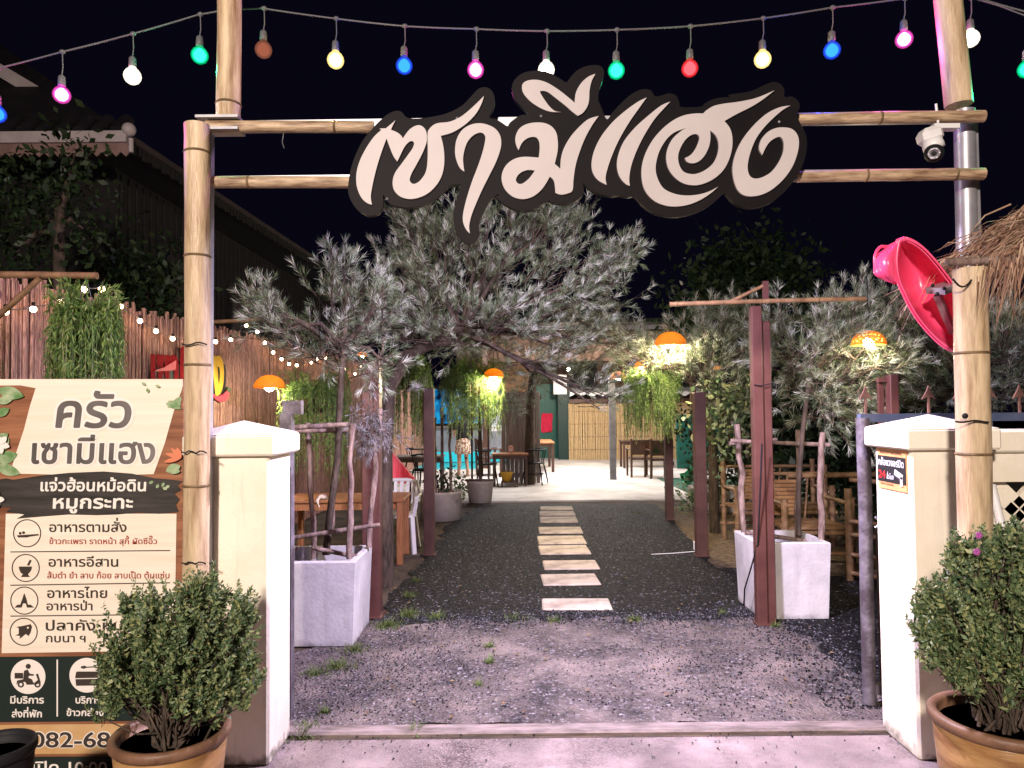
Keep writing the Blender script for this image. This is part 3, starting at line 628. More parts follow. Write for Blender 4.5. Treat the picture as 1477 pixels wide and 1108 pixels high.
# ================================================================== MENU BOARD
BD = 3.42
f_ = Flat(BD); bx = f_.pt(120, 1100)
t = thing('menu_board', 'printed restaurant menu board in Thai left of the gate pillar', 'menu board', (bx.x, BD, 0))
pr = lambda n, c1, c2=None, s=3: mat(n, c1, c2, 0.42, s, 6)
wood_pr = mat('printed_wood', (0.15, 0.055, 0.026), (0.34, 0.15, 0.075), 0.42, 3, 8, stretch=(.6, 1, 9))
cream = mat('printed_cream', (0.76, 0.67, 0.54), (0.84, 0.76, 0.64), 0.42, 3, 6, stretch=(.5, 1, 12))
ink = pr('printed_ink', (0.045, 0.035, 0.028)); gink = mat('printed_grey_ink', (0.05, 0.045, 0.042), (0.20, 0.18, 0.17), 0.4, 1.8, 3); pgreen = pr('printed_dark_green', (0.012, 0.022, 0.018)); wht = pr('printed_white', (0.8, 0.76, 0.70))
redi = pr('printed_red_ink', (0.32, 0.05, 0.03)); leafg = mat('printed_leaf', (0.10, 0.22, 0.07), (0.42, 0.50, 0.32), 0.42, 16, 5); tan = mat('printed_tan', (0.50, 0.30, 0.12), (0.62, 0.42, 0.22), 0.42, 4)
bwall = f_.pt(-40, 545)
obj('panel', f_.shape(MB(), [rect(-60, 547, 264, 1128)], -.02, .02), wood_pr, t)
obj('legs', MB().box((f_.pt(20, 900).x, BD + .04, .75), (.04, .04, 1.5)).box((f_.pt(235, 900).x, BD + .04, .75), (.04, .04, 1.5)), 'steel', t)
m_ = f_.shape(MB(), [[(-60, 547), (264, 547), (264, 556), (262, 564), (252, 590), (243, 622), (238, 640), (222, 684), (140, 686), (15, 683), (25, 650), (35, 620), (44, 585), (52, 560), (30, 556), (-60, 557)]], .002, .001); obj('title_sheet', m_, cream, t)
obj('menu_sheet', f_.shape(MB(), [[(9, 741), (255, 741), (252, 938), (3, 942)]], .002, .001), cream, t)
obj('service_sheet', f_.shape(MB(), [[(-60, 948), (262, 945), (262, 1039), (-60, 1042)]], .002, .001), pgreen, t)
obj('phone_sheet', f_.shape(MB(), [[(-60, 1046), (262, 1043), (262, 1086), (-60, 1088)]], .002, .001), tan, t)
obj('hours_sheet', f_.shape(MB(), [[(-60, 1092), (262, 1090), (262, 1127), (-60, 1127)]], .002, .001), pgreen, t)
br = [(-60, 690), (-20, 694), (10, 690), (20, 692), (60, 686), (100, 682), (150, 680), (190, 683), (225, 690), (250, 692), (264, 694), (256, 700), (262, 706), (252, 712), (260, 720), (254, 728), (258, 738), (230, 741), (200, 739), (170, 742), (140, 743), (100, 742), (60, 745), (25, 748), (36, 742), (10, 738), (18, 732), (-10, 730), (-60, 728)]
obj('brush_band', f_.shape(MB(), [br], .004, .001), mat('brush_black', (0.022, 0.020, 0.018), (0.06, 0.054, 0.048), 0.42, 5, 6, stretch=(.6, 1, 6)), t)
# decoration: leaves and flowers printed on the corners
lf = MB()
def leaf2(px, py, ang, L_, W_, lift): 
    pts = []
    for k in range(13):
        a = k / 12; pts.append((a * L_, math.sin(a * PI) ** .8 * W_))
    for k in range(12, -1, -1):
        a = k / 12; pts.append((a * L_, -math.sin(a * PI) ** .8 * W_))
    ca, sa = math.cos(ang), math.sin(ang); f_.shape(lf, [[(px + x * ca - y * sa, py + x * sa + y * ca) for x, y in pts[:-1]]], lift, .0008)
for i, a_ in enumerate((2.2, 2.7, 3.2, 3.7)): leaf2(262, 572 + i * 6, a_, 22, 5, .0045 + i * .0012)
for i, (x, y, a_, l_, w_) in enumerate([(-6, 665, -.3, 34, 9), (-6, 672, .3, 38, 8), (-4, 655, -.9, 30, 7), (-8, 640, -.6, 26, 7), (-4, 600, -.5, 22, 6), (-4, 580, -.2, 26, 6), (-2, 562, .25, 40, 9), (262, 672, 2.8, 22, 7), (262, 680, 3.3, 20, 5)]): leaf2(x, y, a_, l_, w_, .0045 + i * .0012)
for i, (x, y) in enumerate([(222, 694), (230, 698), (238, 696), (246, 700), (236, 703), (206, 552), (214, 560), (226, 556)]): leaf2(x, y, random.uniform(0, 3), 7, 2.2, .0055 + i * .0010)
obj('printed_leaves', lf, leafg, t)
lf = MB()
for i in range(6): leaf2(3, 640, i * PI / 3 + .3, 15, 4.5, .016 + i * .0008)
for i in range(5): leaf2(-2, 720, i * PI / 2.5, 12, 4, .016 + i * .0008)
obj('white_flower', lf, wht, t)
lf = MB()
for i, (a_, l_) in enumerate(((2.9, 26), (3.4, 24), (3.9, 20), (4.3, 16))): leaf2(264, 660, a_, l_, 3.2, .016 + i * .0008)
obj('orange_flower', lf, mat('printed_orange', (0.62, 0.20, 0.10)), t)
ha = MB(); tx = MB()
f_.text(ha, 'ครัว', 82, 187, 616, 36, .004, .075, .12); f_.text(tx, 'ครัว', 82, 187, 616, 36, .006, .018, .12)
f_.text(ha, 'เซามีแฮง', 47, 223, 668, 28, .004, .075, .06); f_.text(tx, 'เซามีแฮง', 47, 223, 668, 28, .006, .018, .06)
obj('title_outline', ha, wht, t); obj('title_lettering', tx, gink, t)
tx = MB(); f_.text(tx, 'แจ่วฮ้อนหม้อดิน', 60, 211, 708, 12.5, .007, .02, .05); f_.text(tx, 'หมูกระทะ', 78, 192, 733, 14, .007, .02, .05); obj('band_lettering', tx, wht, t)
tx = MB()
for s_, x0, x1, y, h in [('อาหารตามสั่ง', 72, 183, 767, 10.5), ('อาหารอีสาน', 71, 171, 817, 10.5), ('อาหารไทย', 69, 155, 862, 10.5), ('อาหารป่า', 68, 134, 880, 9.5), ('ปลาคัง หมูป่า', 67, 205, 909, 11), ('กบนา ฯ', 67, 124, 926, 9)]:
    f_.text(tx, s_, x0, x1, y, h, .004, .012)
obj('menu_lettering', tx, ink, t)
tx = MB()
for s_, x0, x1, y, h in [('ข้าวกะเพรา ราดหน้า สุกี้ ผัดซีอิ๊ว', 72, 227, 784.5, 6.3), ('ส้มตํา ยํา ลาบ ก้อย ลาบเป็ด ต้มแซ่บ', 69, 245, 834, 6.6)]: f_.text(tx, s_, x0, x1, y, h, .004, .012)
obj('red_lettering', tx, redi, t)
tx = MB()
for y0, y1 in ((796, 794), (844, 840.5), (888.5, 886)): f_.shape(tx, [[(16, y0 - .8), (246, y1 - .8), (246, y1 + .6), (16, y0 + .6)]], .004, .001)
for cx, cy in ((40, 769), (38, 819), (36, 866), (35, 911)): f_.shape(tx, [circle(cx, cy, 20.2), circle(cx, cy, 18.8)], .004, .001)
obj('menu_rules', tx, ink, t)
ic = MB()
f_.shape(ic, [[(25, 772), (42, 771), (56, 770), (57, 772), (43, 774), (40, 775), (27, 775)]], .004, .001)
f_.shape(ic, [circle(30, 769, 2, 10)], .004, .001); f_.shape(ic, [circle(35, 768, 2, 10)], .0052, .001)
f_.shape(ic, [[(28, 817), (47, 817), (46, 822), (43, 826), (41, 828), (44, 832), (31, 832), (34, 828), (31, 826), (29, 822)]], .004, .001); f_.shape(ic, [[(40, 815), (44, 807), (46.5, 808), (43, 815.5)]], .0052, .001)
f_.shape(ic, [[(22, 876), (26, 872), (30, 872), (33, 864), (35.5, 856), (36.2, 856), (39, 864), (41, 872), (45, 872), (50, 876), (40, 876), (38, 870), (34, 870), (32, 876)]], .004, .001)
f_.shape(ic, [[(23, 916), (28, 914), (28, 906), (25, 904), (36, 902), (45, 900), (47, 904), (45, 912), (42, 917), (38, 914), (32, 919), (29, 921), (30, 917)], circle(41, 905, 1.6, 10)], .004, .001)
obj('dish_icons', ic, ink, t)
ds = MB(); f_.shape(ds, [circle(41.5, 975.5, 25)], .004, .001); f_.shape(ds, [circle(126, 973.5, 25)], .004, .001); f_.shape(ds, [rect(82.5, 951, 84.5, 1033)], .004, .001); obj('service_discs', ds, wht, t)
ic = MB()
f_.shape(ic, [circle(42, 960.5, 3.6, 16)], .006, .001)
f_.shape(ic, [rect(22.5, 970, 34.5, 978)], .006, .001)
f_.shape(ic, [[(36, 967), (41, 965), (44, 971), (50, 972), (50, 974), (43, 974), (42, 977), (47, 979), (50, 985), (56, 980), (53, 972), (56, 971), (60, 984), (54, 986.5), (40, 987), (38, 983), (28, 983), (25, 987), (26, 981), (35, 979), (35.5, 972)]], .006, .001)
for cx in (31.5, 55.5): f_.shape(ic, [circle(cx, 986.5, 4.4, 20), circle(cx, 986.5, 2.4, 16)], .0072, .001)
f_.shape(ic, [[(111, 969), (112.5, 968), (142, 968), (143.5, 970), (143, 977), (109.5, 977.5)]], .006, .001); f_.shape(ic, [[(110, 979), (142.5, 978.5), (141, 988), (111, 988.5)]], .006, .001)
f_.shape(ic, [[(118, 960.5), (123, 959.5), (126, 961), (138, 960.5), (138, 962), (126, 962.5), (122, 964), (118, 963)]], .006, .001)
obj('service_icons', ic, ink, t)
tx = MB()
for s_, x0, x1, y, h in [('มีบริการ', 16, 64, 1014, 7.6), ('ส่งที่พัก', 18, 61, 1034, 7.6), ('บริการ', 110, 146, 1014, 7.6), ('ข้าวกล่อง', 97, 150, 1032, 7.2)]: f_.text(tx, s_, x0, x1, y, h, .004, .02)
f_.text(tx, 'เปิด 10:00 - 22:00', 48, 240, 1115, 13, .004, .01)
obj('service_lettering', tx, wht, t)
ha = MB(); tx = MB(); f_.text(ha, '082-6865', 47, 199, 1077, 17, .004, .05); f_.text(tx, '082-6865', 47, 199, 1077, 17, .006, .012)
f_.shape(tx, [circle(12, 1068, 15, 24)], .006, .001)
obj('number_outline', ha, wht, t); obj('number_lettering', tx, ink, t)

# ================================================================== STRING LIGHTS
BULBC = {'magenta': ((1.0, .08, .55), 9), 'white': ((1.0, .88, .70), 14), 'green': ((.0, .85, .30), 4.5), 'yellow': ((1.0, .72, .25), 11), 'blue': ((.02, .08, 1.0), 7), 'red': ((1.0, .03, .04), 5), 'dim': ((.9, .30, .18), .7)}
LD = 3.68
t = thing('festoon_lights', 'black festoon cable of big coloured globe bulbs strung across entrance', 'string lights', P(740, 45, LD))
wp = [(-60, 112), (0, 98), (89, 75), (191, 49), (287, 21), (330, 13), (378, 12), (484, 27), (585, 38), (687, 42), (789, 45), (892, 43), (995, 38), (1097, 27), (1200, 11), (1304, -2), (1375, -6), (1420, 0), (1477, 16), (1530, 34)]
def cat_line(px, D, sub=6, sag=.5):
    out = []
    for (a, b) in zip(px, px[1:]):
        for k in range(sub): out.append(P(a[0] + (b[0] - a[0]) * k / sub, a[1] + (b[1] - a[1]) * k / sub + sag * 4 * (k / sub) * (1 - k / sub), D))
    out.append(P(*px[-1], D)); return out
obj('cable', MB().tube(cat_line(wp, LD), .0045, 6), 'wire', t)
for i, (x, y, cn) in enumerate([(-4, 165, 'blue'), (89, 137, 'magenta'), (191, 110, 'white'), (288, 80, 'green'), (380, 72, 'dim'), (484, 87, 'yellow'), (583, 95, 'blue'), (686, 101, 'magenta'), (788, 101, 'white'), (889, 102, 'green'), (995, 99, 'red'), (1100, 86, 'yellow'), (1200, 73, 'blue'), (1304, 57, 'magenta'), (1400, 56, 'white'), (1481, 100, 'green')]):
    c_ = P(x, y, LD); yw = np.interp(x, [p[0] for p in wp], [p[1] for p in wp]); top = P(x + 1, yw, LD)
    ((r_, g_, b_), s_) = BULBC[cn]
    gm = bpy.data.materials.get('globe_' + cn) or globe('globe_' + cn, (r_, g_, b_), {'white': 2.6, 'yellow': 2.2, 'dim': .25}.get(cn, 1.0), .38 if cn != 'dim' else .6)
    kc = {'blue': (.015, .16, 1.0), 'green': (.03, .85, .38), 'red': (1.0, .06, .07), 'magenta': (1.0, .16, .62), 'dim': (.9, .22, .12)}.get(cn, (r_, g_, b_))
    cm = bpy.data.materials.get('core_' + cn) or emit('core_' + cn, kc, s_ * {'blue': 1.2, 'green': 1.6, 'red': 1.6, 'magenta': 4.5, 'dim': 1.4}.get(cn, 2.6))
    bu = obj('bulb', MB().lathe(c_, [(.0, -.043), (.017, -.0395), (.031, -.030), (.040, -.015), (.043, .0), (.040, .015), (.031, .030), (.020, .040), (.016, .050)], 24), gm, t)
    obj('inner_glow', MB().ball(c_ + Vector((0, 0, .001)), .0365, 20, 14), bpy.data.materials.get('halo_' + cn) or globe('halo_' + cn, tuple(.75 * a + .25 * b for a, b in zip((r_, g_, b_), kc)), {'dim': .45}.get(cn, 2.4), .45), bu)
    obj('hot_core', MB().lathe(c_, [(.0, -.030), (.016, -.026), (.028, -.012), (.030, .004), (.022, .020), (.010, .032), (0, .036)], 16), cm, bu)  # bulb-filling core, with the shell above, added to imitate the blown-out glow
    obj('socket', MB().lathe(c_ + Vector((0, 0, .048)), [(.017, 0), (.019, .01), (.017, .045), (.008, .055), (0, .056)], 14).tube([c_ + Vector((0, 0, .10)), (c_ + top) / 2 + Vector((.004, 0, .03)), top], .003, 6), 'wire', bu)
    if cn != 'dim':
        pl = bpy.data.lights.new('bulb_light', 'POINT'); pl.energy = {'white': 5, 'yellow': 5, 'blue': 10, 'magenta': 12, 'green': 8}.get(cn, 3); pl.color = (r_, g_, b_); pl.shadow_soft_size = .012
        lo = bpy.data.objects.new('bulb_light', pl); COL.objects.link(lo); lo.location = c_ + Vector((0, 0, -.06))
    obj('tap', MB().ball(top, .012, 8, 6, sc=(1.4, 1, 1)), 'wire', t)
one('overhead_cable', MB().tube([P(1405, -2, 3.9), P(1440, 8, 3.9), P(1477, 22, 3.9), P(1540, 50, 3.9)], .004, 6), 'wire', 'thin dark cable in the upper right corner of sky', 'cable')

# ================================================================== THE LEFT FENCE AND WHAT HANGS ON IT
def fx(y, off=0.0): return FX0 + FDX * y + off
ftop = 1.65 + 0.93
t = thing('bamboo_fence', 'tall reddish bamboo fence of upright canes along the left side', 'fence', (fx(10), 10, 0))
mb = MB(); y = 2.6
while y < 22:
    r_ = random.uniform(.012, .021); x = fx(y, random.uniform(-.008, .008)); h = ftop + random.uniform(-.05, .04); n_ = 6
    mb.tube([(x, y, 0.02), (x + random.uniform(-.01, .01), y + random.uniform(-.012, .012), h / 2), (x, y, h)], [r_, r_, r_ * .9], n_, cap=True); y += r_ * 2.02
obj('canes', mb, 'fence', t)
for z in (.4, 1.3, 2.2): obj('back_rail', MB().tube([(fx(2.6, -.05), 2.6, z), (fx(22, -.05), 22, z)], .025, 8), 'darkwood', t)

# brackets that carry ferns and lights
def bracket(a, b, brace, label):
    t = thing('bamboo_bracket', label, 'bracket', a)
    obj('arm', MB().bamboo(a, b, .022, step=.3, n=10), ['bark_cane', 'node'], t)
    if brace: obj('brace', MB().bamboo(brace[0], brace[1], .018, step=.3, n=10), ['bark_cane', 'node'], t)
    return t
FE = PF(125, 430, .8); Db = FE.y
bracket(P(-60, 396, Db), P(140, 398, Db), (P(-8, 462, Db), P(58, 401, Db)), 'slanting braced bamboo bracket over the hanging fern near the board')
bracket(PF(298, 465), PF(372, 461, .5), None, 'plain bamboo bracket on the fence behind the left bamboo pole')
for lab, px in (('string of tiny warm bulbs drooping along the top of the fence', [(-20, 442), (8, 443), (48, 440), (87, 430), (121, 411), (147, 411), (174, 437), (202, 458), (225, 473), (249, 484), (280, 489), (311, 489), (333, 486), (355, 466)]),
                ('string of tiny warm bulbs hanging from the left tree to the fence', [(344, 477), (371, 475), (382, 491), (394, 505), (406, 515), (417, 522), (428, 524), (449, 520), (457, 515), (470, 514), (497, 530), (512, 537), (520, 527)])):
    t = thing('fairy_lights', lab, 'string lights', PF(*px[0], .15))
    pts = [PF(*p, .12 if 120 > p[0] or p[0] > 150 else .6) for p in px]; w_ = []
    for a, b in zip(pts, pts[1:]):
        for k in range(5): w_.append(a.lerp(b, k / 5) + Vector((0, 0, -.10 * (k / 5) * (1 - k / 5))))
    obj('cable', MB().tube(w_ + [pts[-1]], .004, 5), 'wire', t)
    for q in pts[1:]:
        b = obj('bulb', MB().ball(q + Vector((0, 0, -.03)), .021, 10, 8), bpy.data.materials.get('warm_bulb') or emit('warm_bulb', (1.0, .62, .36), 34), t)
        obj('socket', MB().lathe(q + Vector((0, 0, -.012)), [(.012, 0), (.012, .03), (0, .032)], 8), 'black', b)

# painted fence sign: red and yellow letters with a chilli
t = thing('fence_sign', 'small red and yellow Thai letter sign with chilli on fence', 'sign', PF(275, 560, .05))
def pfl(px, py, off): return PF(px, py, off)
def fshape(loops, off, sm=0):
    """flat cut-out on the fence: pixels -> (along fence, height)"""
    L2 = []
    for lp in loops:
        if sm: lp = smooth(lp, sm)
        L2.append([(PF(a[0], a[1], off).y, PF(a[0], a[1], off).z) for a in lp])
    v, f = outlines(L2, .012); return MB().add([(fx(p[0], off + p[2]), p[0], p[1]) for p in v], [list(reversed(q)) for q in f])
def ftext(mb, s, x0, x1, y0, y1, zs, xh, off, bold):
    V, Fc = text2d(s, bold); a = min(p[0] for p in V); b = max(p[0] for p in V); Y0 = PF(x0, y0, off).y; Y1 = PF(x1, y1, off).y; Z0 = PF(x0, y0, off).z; Z1 = PF(x1, y1, off).z
    out = []
    for p in V:
        u = (p[0] - a) / (b - a); yy = Y0 + (Y1 - Y0) * u; out.append((fx(yy, off + p[2]), yy, Z0 + (Z1 - Z0) * u + p[1] * zs))
    mb.add(out, Fc); return mb
obj('backing', fshape([[(214, 562), (216, 540), (224, 530), (240, 530), (252, 519), (256, 526), (262, 520), (275, 527), (290, 529), (302, 528), (318, 525), (324, 528), (325, 548), (322, 566), (318, 568), (305, 570), (292, 572), (270, 575), (250, 578), (225, 580)]], .035, 3), 'black', t)
m_ = MB(); ftext(m_, 'เซามี', 217, 276, 570, 567, .62, 0, .046, .05); obj('red_lettering', m_, mat('sign_red', (0.24, 0.008, 0.014), rough=.8, spec=.05), t)
m_ = MB(); ftext(m_, 'แฮง', 270, 323, 569, 565, .66, 0, .046, .05); obj('yellow_lettering', m_, mat('sign_yellow', (0.62, 0.40, 0.05), rough=.8, spec=.05), t)
ch = obj('chilli', fshape([[(305, 567), (312, 571), (320, 570), (327, 564), (330, 567), (328, 575), (321, 580), (313, 578), (308, 573)]], .052, 4), mat('chilli_red', (0.55, 0.01, 0.03), rough=.3), t)
obj('stalk', fshape([[(327, 565), (328, 558), (333, 561), (331, 567)]], .053), 'shrub', ch)
ch = obj('second_chilli', fshape([[(222, 535), (236, 530), (249, 522), (253, 520), (253, 528), (250, 534)]], .054, 4), bpy.data.materials['chilli_red'], t)

# ================================================================== FOLIAGE
def _unit(v): return v / np.maximum(np.linalg.norm(v, axis=-1, keepdims=True), 1e-9)
def needles(org, dirs, ln, wd):
    """thin tapering blades from org along dirs"""
    n = len(org); side = _unit(np.cross(dirs, rng.normal(size=(n, 3)))) * wd[:, None] / 2
    tip = org + dirs * ln[:, None]; mid = org + dirs * ln[:, None] * .45
    return np.stack([org, mid + side, tip, mid - side], 1)
def sprays(starts, dirs, lens, n_need, nlen, nwid, spread=.75, twig_r=.005, curve=.25, twigs=True, sub=6):
    """feathery casuarina-like sprays: a curved twig with side branchlets that end in tufts of forward-pointing needles"""
    nb = []; tp = []; tw = MB(); up = np.array([0, 0, 1.0]); k = np.linspace(0, 1, 5)
    for s, d, L_ in zip(starts, dirs, lens):
        bend = _unit(d + up * curve + rng.normal(size=3) * .2)
        cpts = np.array([s + d * L_ * q * (1 - q * .5) + bend * L_ * q * q * .5 for q in k])
        if twigs: tw.tube(cpts.tolist(), [twig_r * (1 - .75 * q) for q in k], 3, cap=False)
        m = max(6, n_need // sub)
        for j in range(sub):
            q = 1.0 if j == 0 else rng.uniform(.2, .98); i = min(3, int(q * 4)); f = q * 4 - i
            o = cpts[i] * (1 - f) + cpts[i + 1] * f; tg = _unit(cpts[i + 1] - cpts[i])
            sd = tg if j == 0 else _unit(tg + rng.normal(size=3) * .55 + up * curve * .4); sl = L_ * rng.uniform(.22, .42) * (1.25 - .5 * q)
            e = o + sd * sl
            if twigs: tw.tube([o.tolist(), e.tolist()], [twig_r * .55, twig_r * .2], 3, cap=False)
            qq = rng.uniform(.25, 1, m) ** .8; base = o + sd * (qq * sl)[:, None]
            nd = _unit(sd + rng.normal(size=(m, 3)) * (spread * .5))
            (tp if j < 2 else nb).append(needles(base, nd, rng.uniform(.55, 1.1, m) * nlen * (1.1 - .35 * qq), rng.uniform(.7, 1.2, m) * nwid))
    return np.concatenate(nb), tw, np.concatenate(tp)
def blob_points(bl, n):
    c = np.array(bl[0]); r = np.array(bl[1]); p = _unit(rng.normal(size=(n, 3))) * (rng.uniform(0, 1, (n, 1)) ** .45); return c + p * r
def casuarina(name, label, cat, trunk, blobs, n_each, L_=(.3, .6), tipm='casu_lit_tip', need=70, nlen=.12, nwid=.0055, m='casu', hub=None, group=None, upb=.45, bark='bark'):
    base = Vector(trunk[0][0]); t = thing(name, label, cat, base, group)
    tb = MB().tube([q for q, r in trunk], [r for q, r in trunk], 10)
    hubv = np.array(hub if hub is not None else trunk[-1][0]); A = []; TP = []; tw = MB()
    for b, n in zip(blobs, n_each):
        pts = blob_points(b, n); out = _unit(pts - hubv + rng.normal(size=pts.shape) * .15); out[:, 2] += upb; out = _unit(out + rng.normal(size=out.shape) * .28)
        a_, t_, p_ = sprays(pts - out * .15, out, rng.uniform(L_[0], L_[1], n), int(need * 1.7), nlen, nwid * .62); A.append(a_); TP.append(p_); tw.add(t_.v, t_.f)
        c_ = Vector(b[0]); hv = Vector(hubv); mid = (hv + c_) / 2 + Vector((random.uniform(-.1, .1), random.uniform(-.1, .1), random.uniform(-.02, .12)))
        tb.tube([hv, mid, c_], [.028, .018, .007], 7)
        for k in range(3):
            p = Vector(pts[random.randrange(n)]); tb.tube([mid.lerp(c_, random.uniform(.2, 1)), p], [.010, .004], 5, cap=False)
    obj('trunk', tb, bark, t)
    cr = obj('crown', MB().tris(np.concatenate(A)).tris(np.concatenate(TP), 1), [m, tipm], t)
    obj('twigs', tw, bark, cr); return t
def bl(px, py, D, rx, ry, rz): p = P(px, py, D); return ((p.x, p.y, p.z), (rx * D / F_PX, rz, ry * D / F_PX))

# the big silver tree in the middle: trunk hidden behind the left post
D0 = 6.9
b0 = G(556, 850); b0 = P(556, 830, D0); 
casuarina('casuarina_tree', 'large silvery feathery tree in the middle beneath the sign', 'tree',
    [(Vector((P(556, 700, D0).x, D0, 0)), .075), (P(556, 640, D0), .065), (P(562, 560, D0), .06), (P(590, 510, D0), .055), (P(640, 490, D0), .05)],
    [bl(700, 400, D0, 110, 60, .8), bl(640, 350, D0, 60, 38, .5), bl(745, 345, D0, 75, 45, .5), bl(835, 400, D0, 60, 42, .5), bl(600, 420, D0, 65, 45, .6), bl(700, 470, D0 - .2, 140, 32, .7), bl(600, 345, D0, 26, 22, .3), bl(810, 455, D0, 80, 28, .5), bl(690, 310, D0, 45, 20, .3), bl(590, 475, D0 - .2, 70, 30, .5), bl(800, 325, D0, 40, 20, .3), bl(882, 388, D0, 32, 20, .3), bl(655, 500, D0, 80, 16, .6), bl(800, 500, D0, 80, 20, .6), bl(860, 490, D0 + .3, 50, 24, .5), bl(850, 568, D0, 40, 22, .25), bl(770, 535, D0 - .1, 40, 18, .25)],
    [74, 30, 42, 36, 34, 54, 14, 30, 18, 26, 18, 14, 12, 10, 6, 9, 9], hub=P(665, 480, D0), L_=(.26, .5), need=96, nlen=.10, nwid=.0052)
t_ = bpy.data.objects['casuarina_tree']
mb = MB().tube([P(690, 488, D0), P(740, 515, D0 - .1), P(800, 548, D0), P(865, 590, D0)], [.026, .02, .014, .006], 7).tube([P(650, 490, D0), P(600, 505, D0), P(540, 520, D0)], [.05, .03, .015], 7)
obj('bough', mb, 'bark', t_)
# sparser lower skirt that hangs right of it, lit by the lamps
casuarina('casuarina_tree', 'dark drooping feathery tree over the grey plank partition', 'tree',
    [(Vector((P(764, 690, 15.7).x, 15.7, 0)), .12), (P(764, 640, 15.7), .11), (P(765, 590, 15.6), .10), (P(768, 540, 15.2), .07)],
    [bl(740, 540, 13.4, 70, 40, .9), bl(800, 520, 13.4, 70, 35, .9), bl(860, 540, 13.2, 50, 40, .7), bl(700, 500, 13.4, 60, 25, .7), bl(840, 490, 13.2, 60, 25, .7), bl(760, 570, 13.4, 45, 22, .5)],
    [30, 24, 16, 20, 14, 16], L_=(.4, .8), need=70, nlen=.18, nwid=.008, m='casu', upb=.1)
# slim tree in the left planter
D1 = 5.42
casuarina('casuarina_tree', 'slim leaning tree staked in the left square planter', 'tree',
    [(P(470, 800, D1), .028), (P(476, 740, D1), .027), (P(487, 660, D1), .025), (P(490, 580, D1), .024), (P(497, 480, D1), .02), (P(500, 420, D1), .016)],
    [bl(500, 420, D1, 45, 40, .4), bl(415, 470, D1, 48, 30, .35), bl(480, 480, D1, 60, 35, .4), bl(540, 440, D1, 40, 45, .3), bl(550, 520, D1 + .15, 50, 30, .3), bl(385, 450, D1, 25, 18, .2), bl(450, 510, D1, 55, 18, .3)],
    [26, 20, 24, 12, 10, 9, 8], L_=(.22, .42), need=75, nlen=.10, nwid=.0042, hub=P(495, 500, D1))
# grey dry spray hanging at the left post
st_ = blob_points(bl(540, 600, 5.5, 26, 40, .12), 26); dd = _unit(np.array([0, -.2, -1.0]) + rng.normal(size=(26, 3)) * .45)
a_, tw_, p_ = sprays(st_, dd, rng.uniform(.15, .32, 26), 60, .09, .004, curve=-.2)
t = thing('dry_branch', 'grey dried branch hanging by the left maroon post', 'branch', P(540, 600, 5.5)); obj('needles', MB().tris(a_).tris(p_), leafmat('grey_needles', [(0.12, .115, .12), (.28, .27, .29)], .2), t); obj('twigs', tw_, 'bark', t)
# right trees
D2 = 5.95
casuarina('casuarina_tree', 'silvery tree staked in the right square planter', 'tree',
    [(P(1152, 772, D2), .02), (P(1152, 700, D2), .02), (P(1158, 620, D2), .018), (P(1168, 540, D2), .015)],
    [bl(1180, 500, D2, 60, 40, .4), bl(1130, 510, D2, 30, 50, .3), bl(1240, 520, D2, 60, 40, .4), bl(1200, 560, D2, 70, 30, .4), bl(1230, 460, D2, 50, 22, .3), bl(1210, 600, D2, 40, 18, .3)],
    [52, 22, 50, 44, 22, 18], L_=(.25, .45), need=75, nlen=.105, nwid=.0045, upb=.3)
casuarina('casuarina_tree', 'silvery tree behind the right pillar and thatched hut', 'tree',
    [(Vector((P(1420, 700, 6.3).x, 6.3, 0)), .06), (P(1418, 640, 6.3), .05), (P(1410, 560, 6.3), .04)],
    [bl(1330, 500, 6.2, 50, 40, .4), bl(1300, 560, 6.2, 50, 40, .4), bl(1420, 520, 6.2, 60, 50, .5), bl(1470, 500, 6.2, 50, 60, .5), bl(1350, 570, 6.2, 60, 25, .4), bl(1440, 570, 6.2, 50, 25, .4), bl(1310, 475, 6.2, 22, 15, .2)],
    [38, 38, 46, 40, 34, 28, 10], L_=(.25, .48), need=75, nlen=.11, nwid=.0048, upb=.35)
casuarina('casuarina_tree', 'yellow lit feathery tree under the big orange lamp', 'tree',
    [(Vector((P(1030, 720, 9.6).x, 9.6, 0)), .07), (P(1028, 640, 9.6), .06), (P(1015, 560, 9.6), .05)],
    [bl(1000, 520, 9.2, 55, 25, .5), bl(1040, 540, 9.4, 60, 35, .5), bl(950, 520, 9.2, 55, 22, .5), bl(1030, 480, 9.4, 45, 22, .4), bl(900, 510, 9.6, 50, 35, .5), bl(1070, 500, 9.4, 35, 35, .4), bl(870, 480, 9.8, 60, 20, .4), bl(1050, 580, 9.4, 35, 18, .4)],
    [34, 40, 26, 26, 18, 22, 12, 16], L_=(.3, .55), need=70, nlen=.15, nwid=.0065, upb=.25)

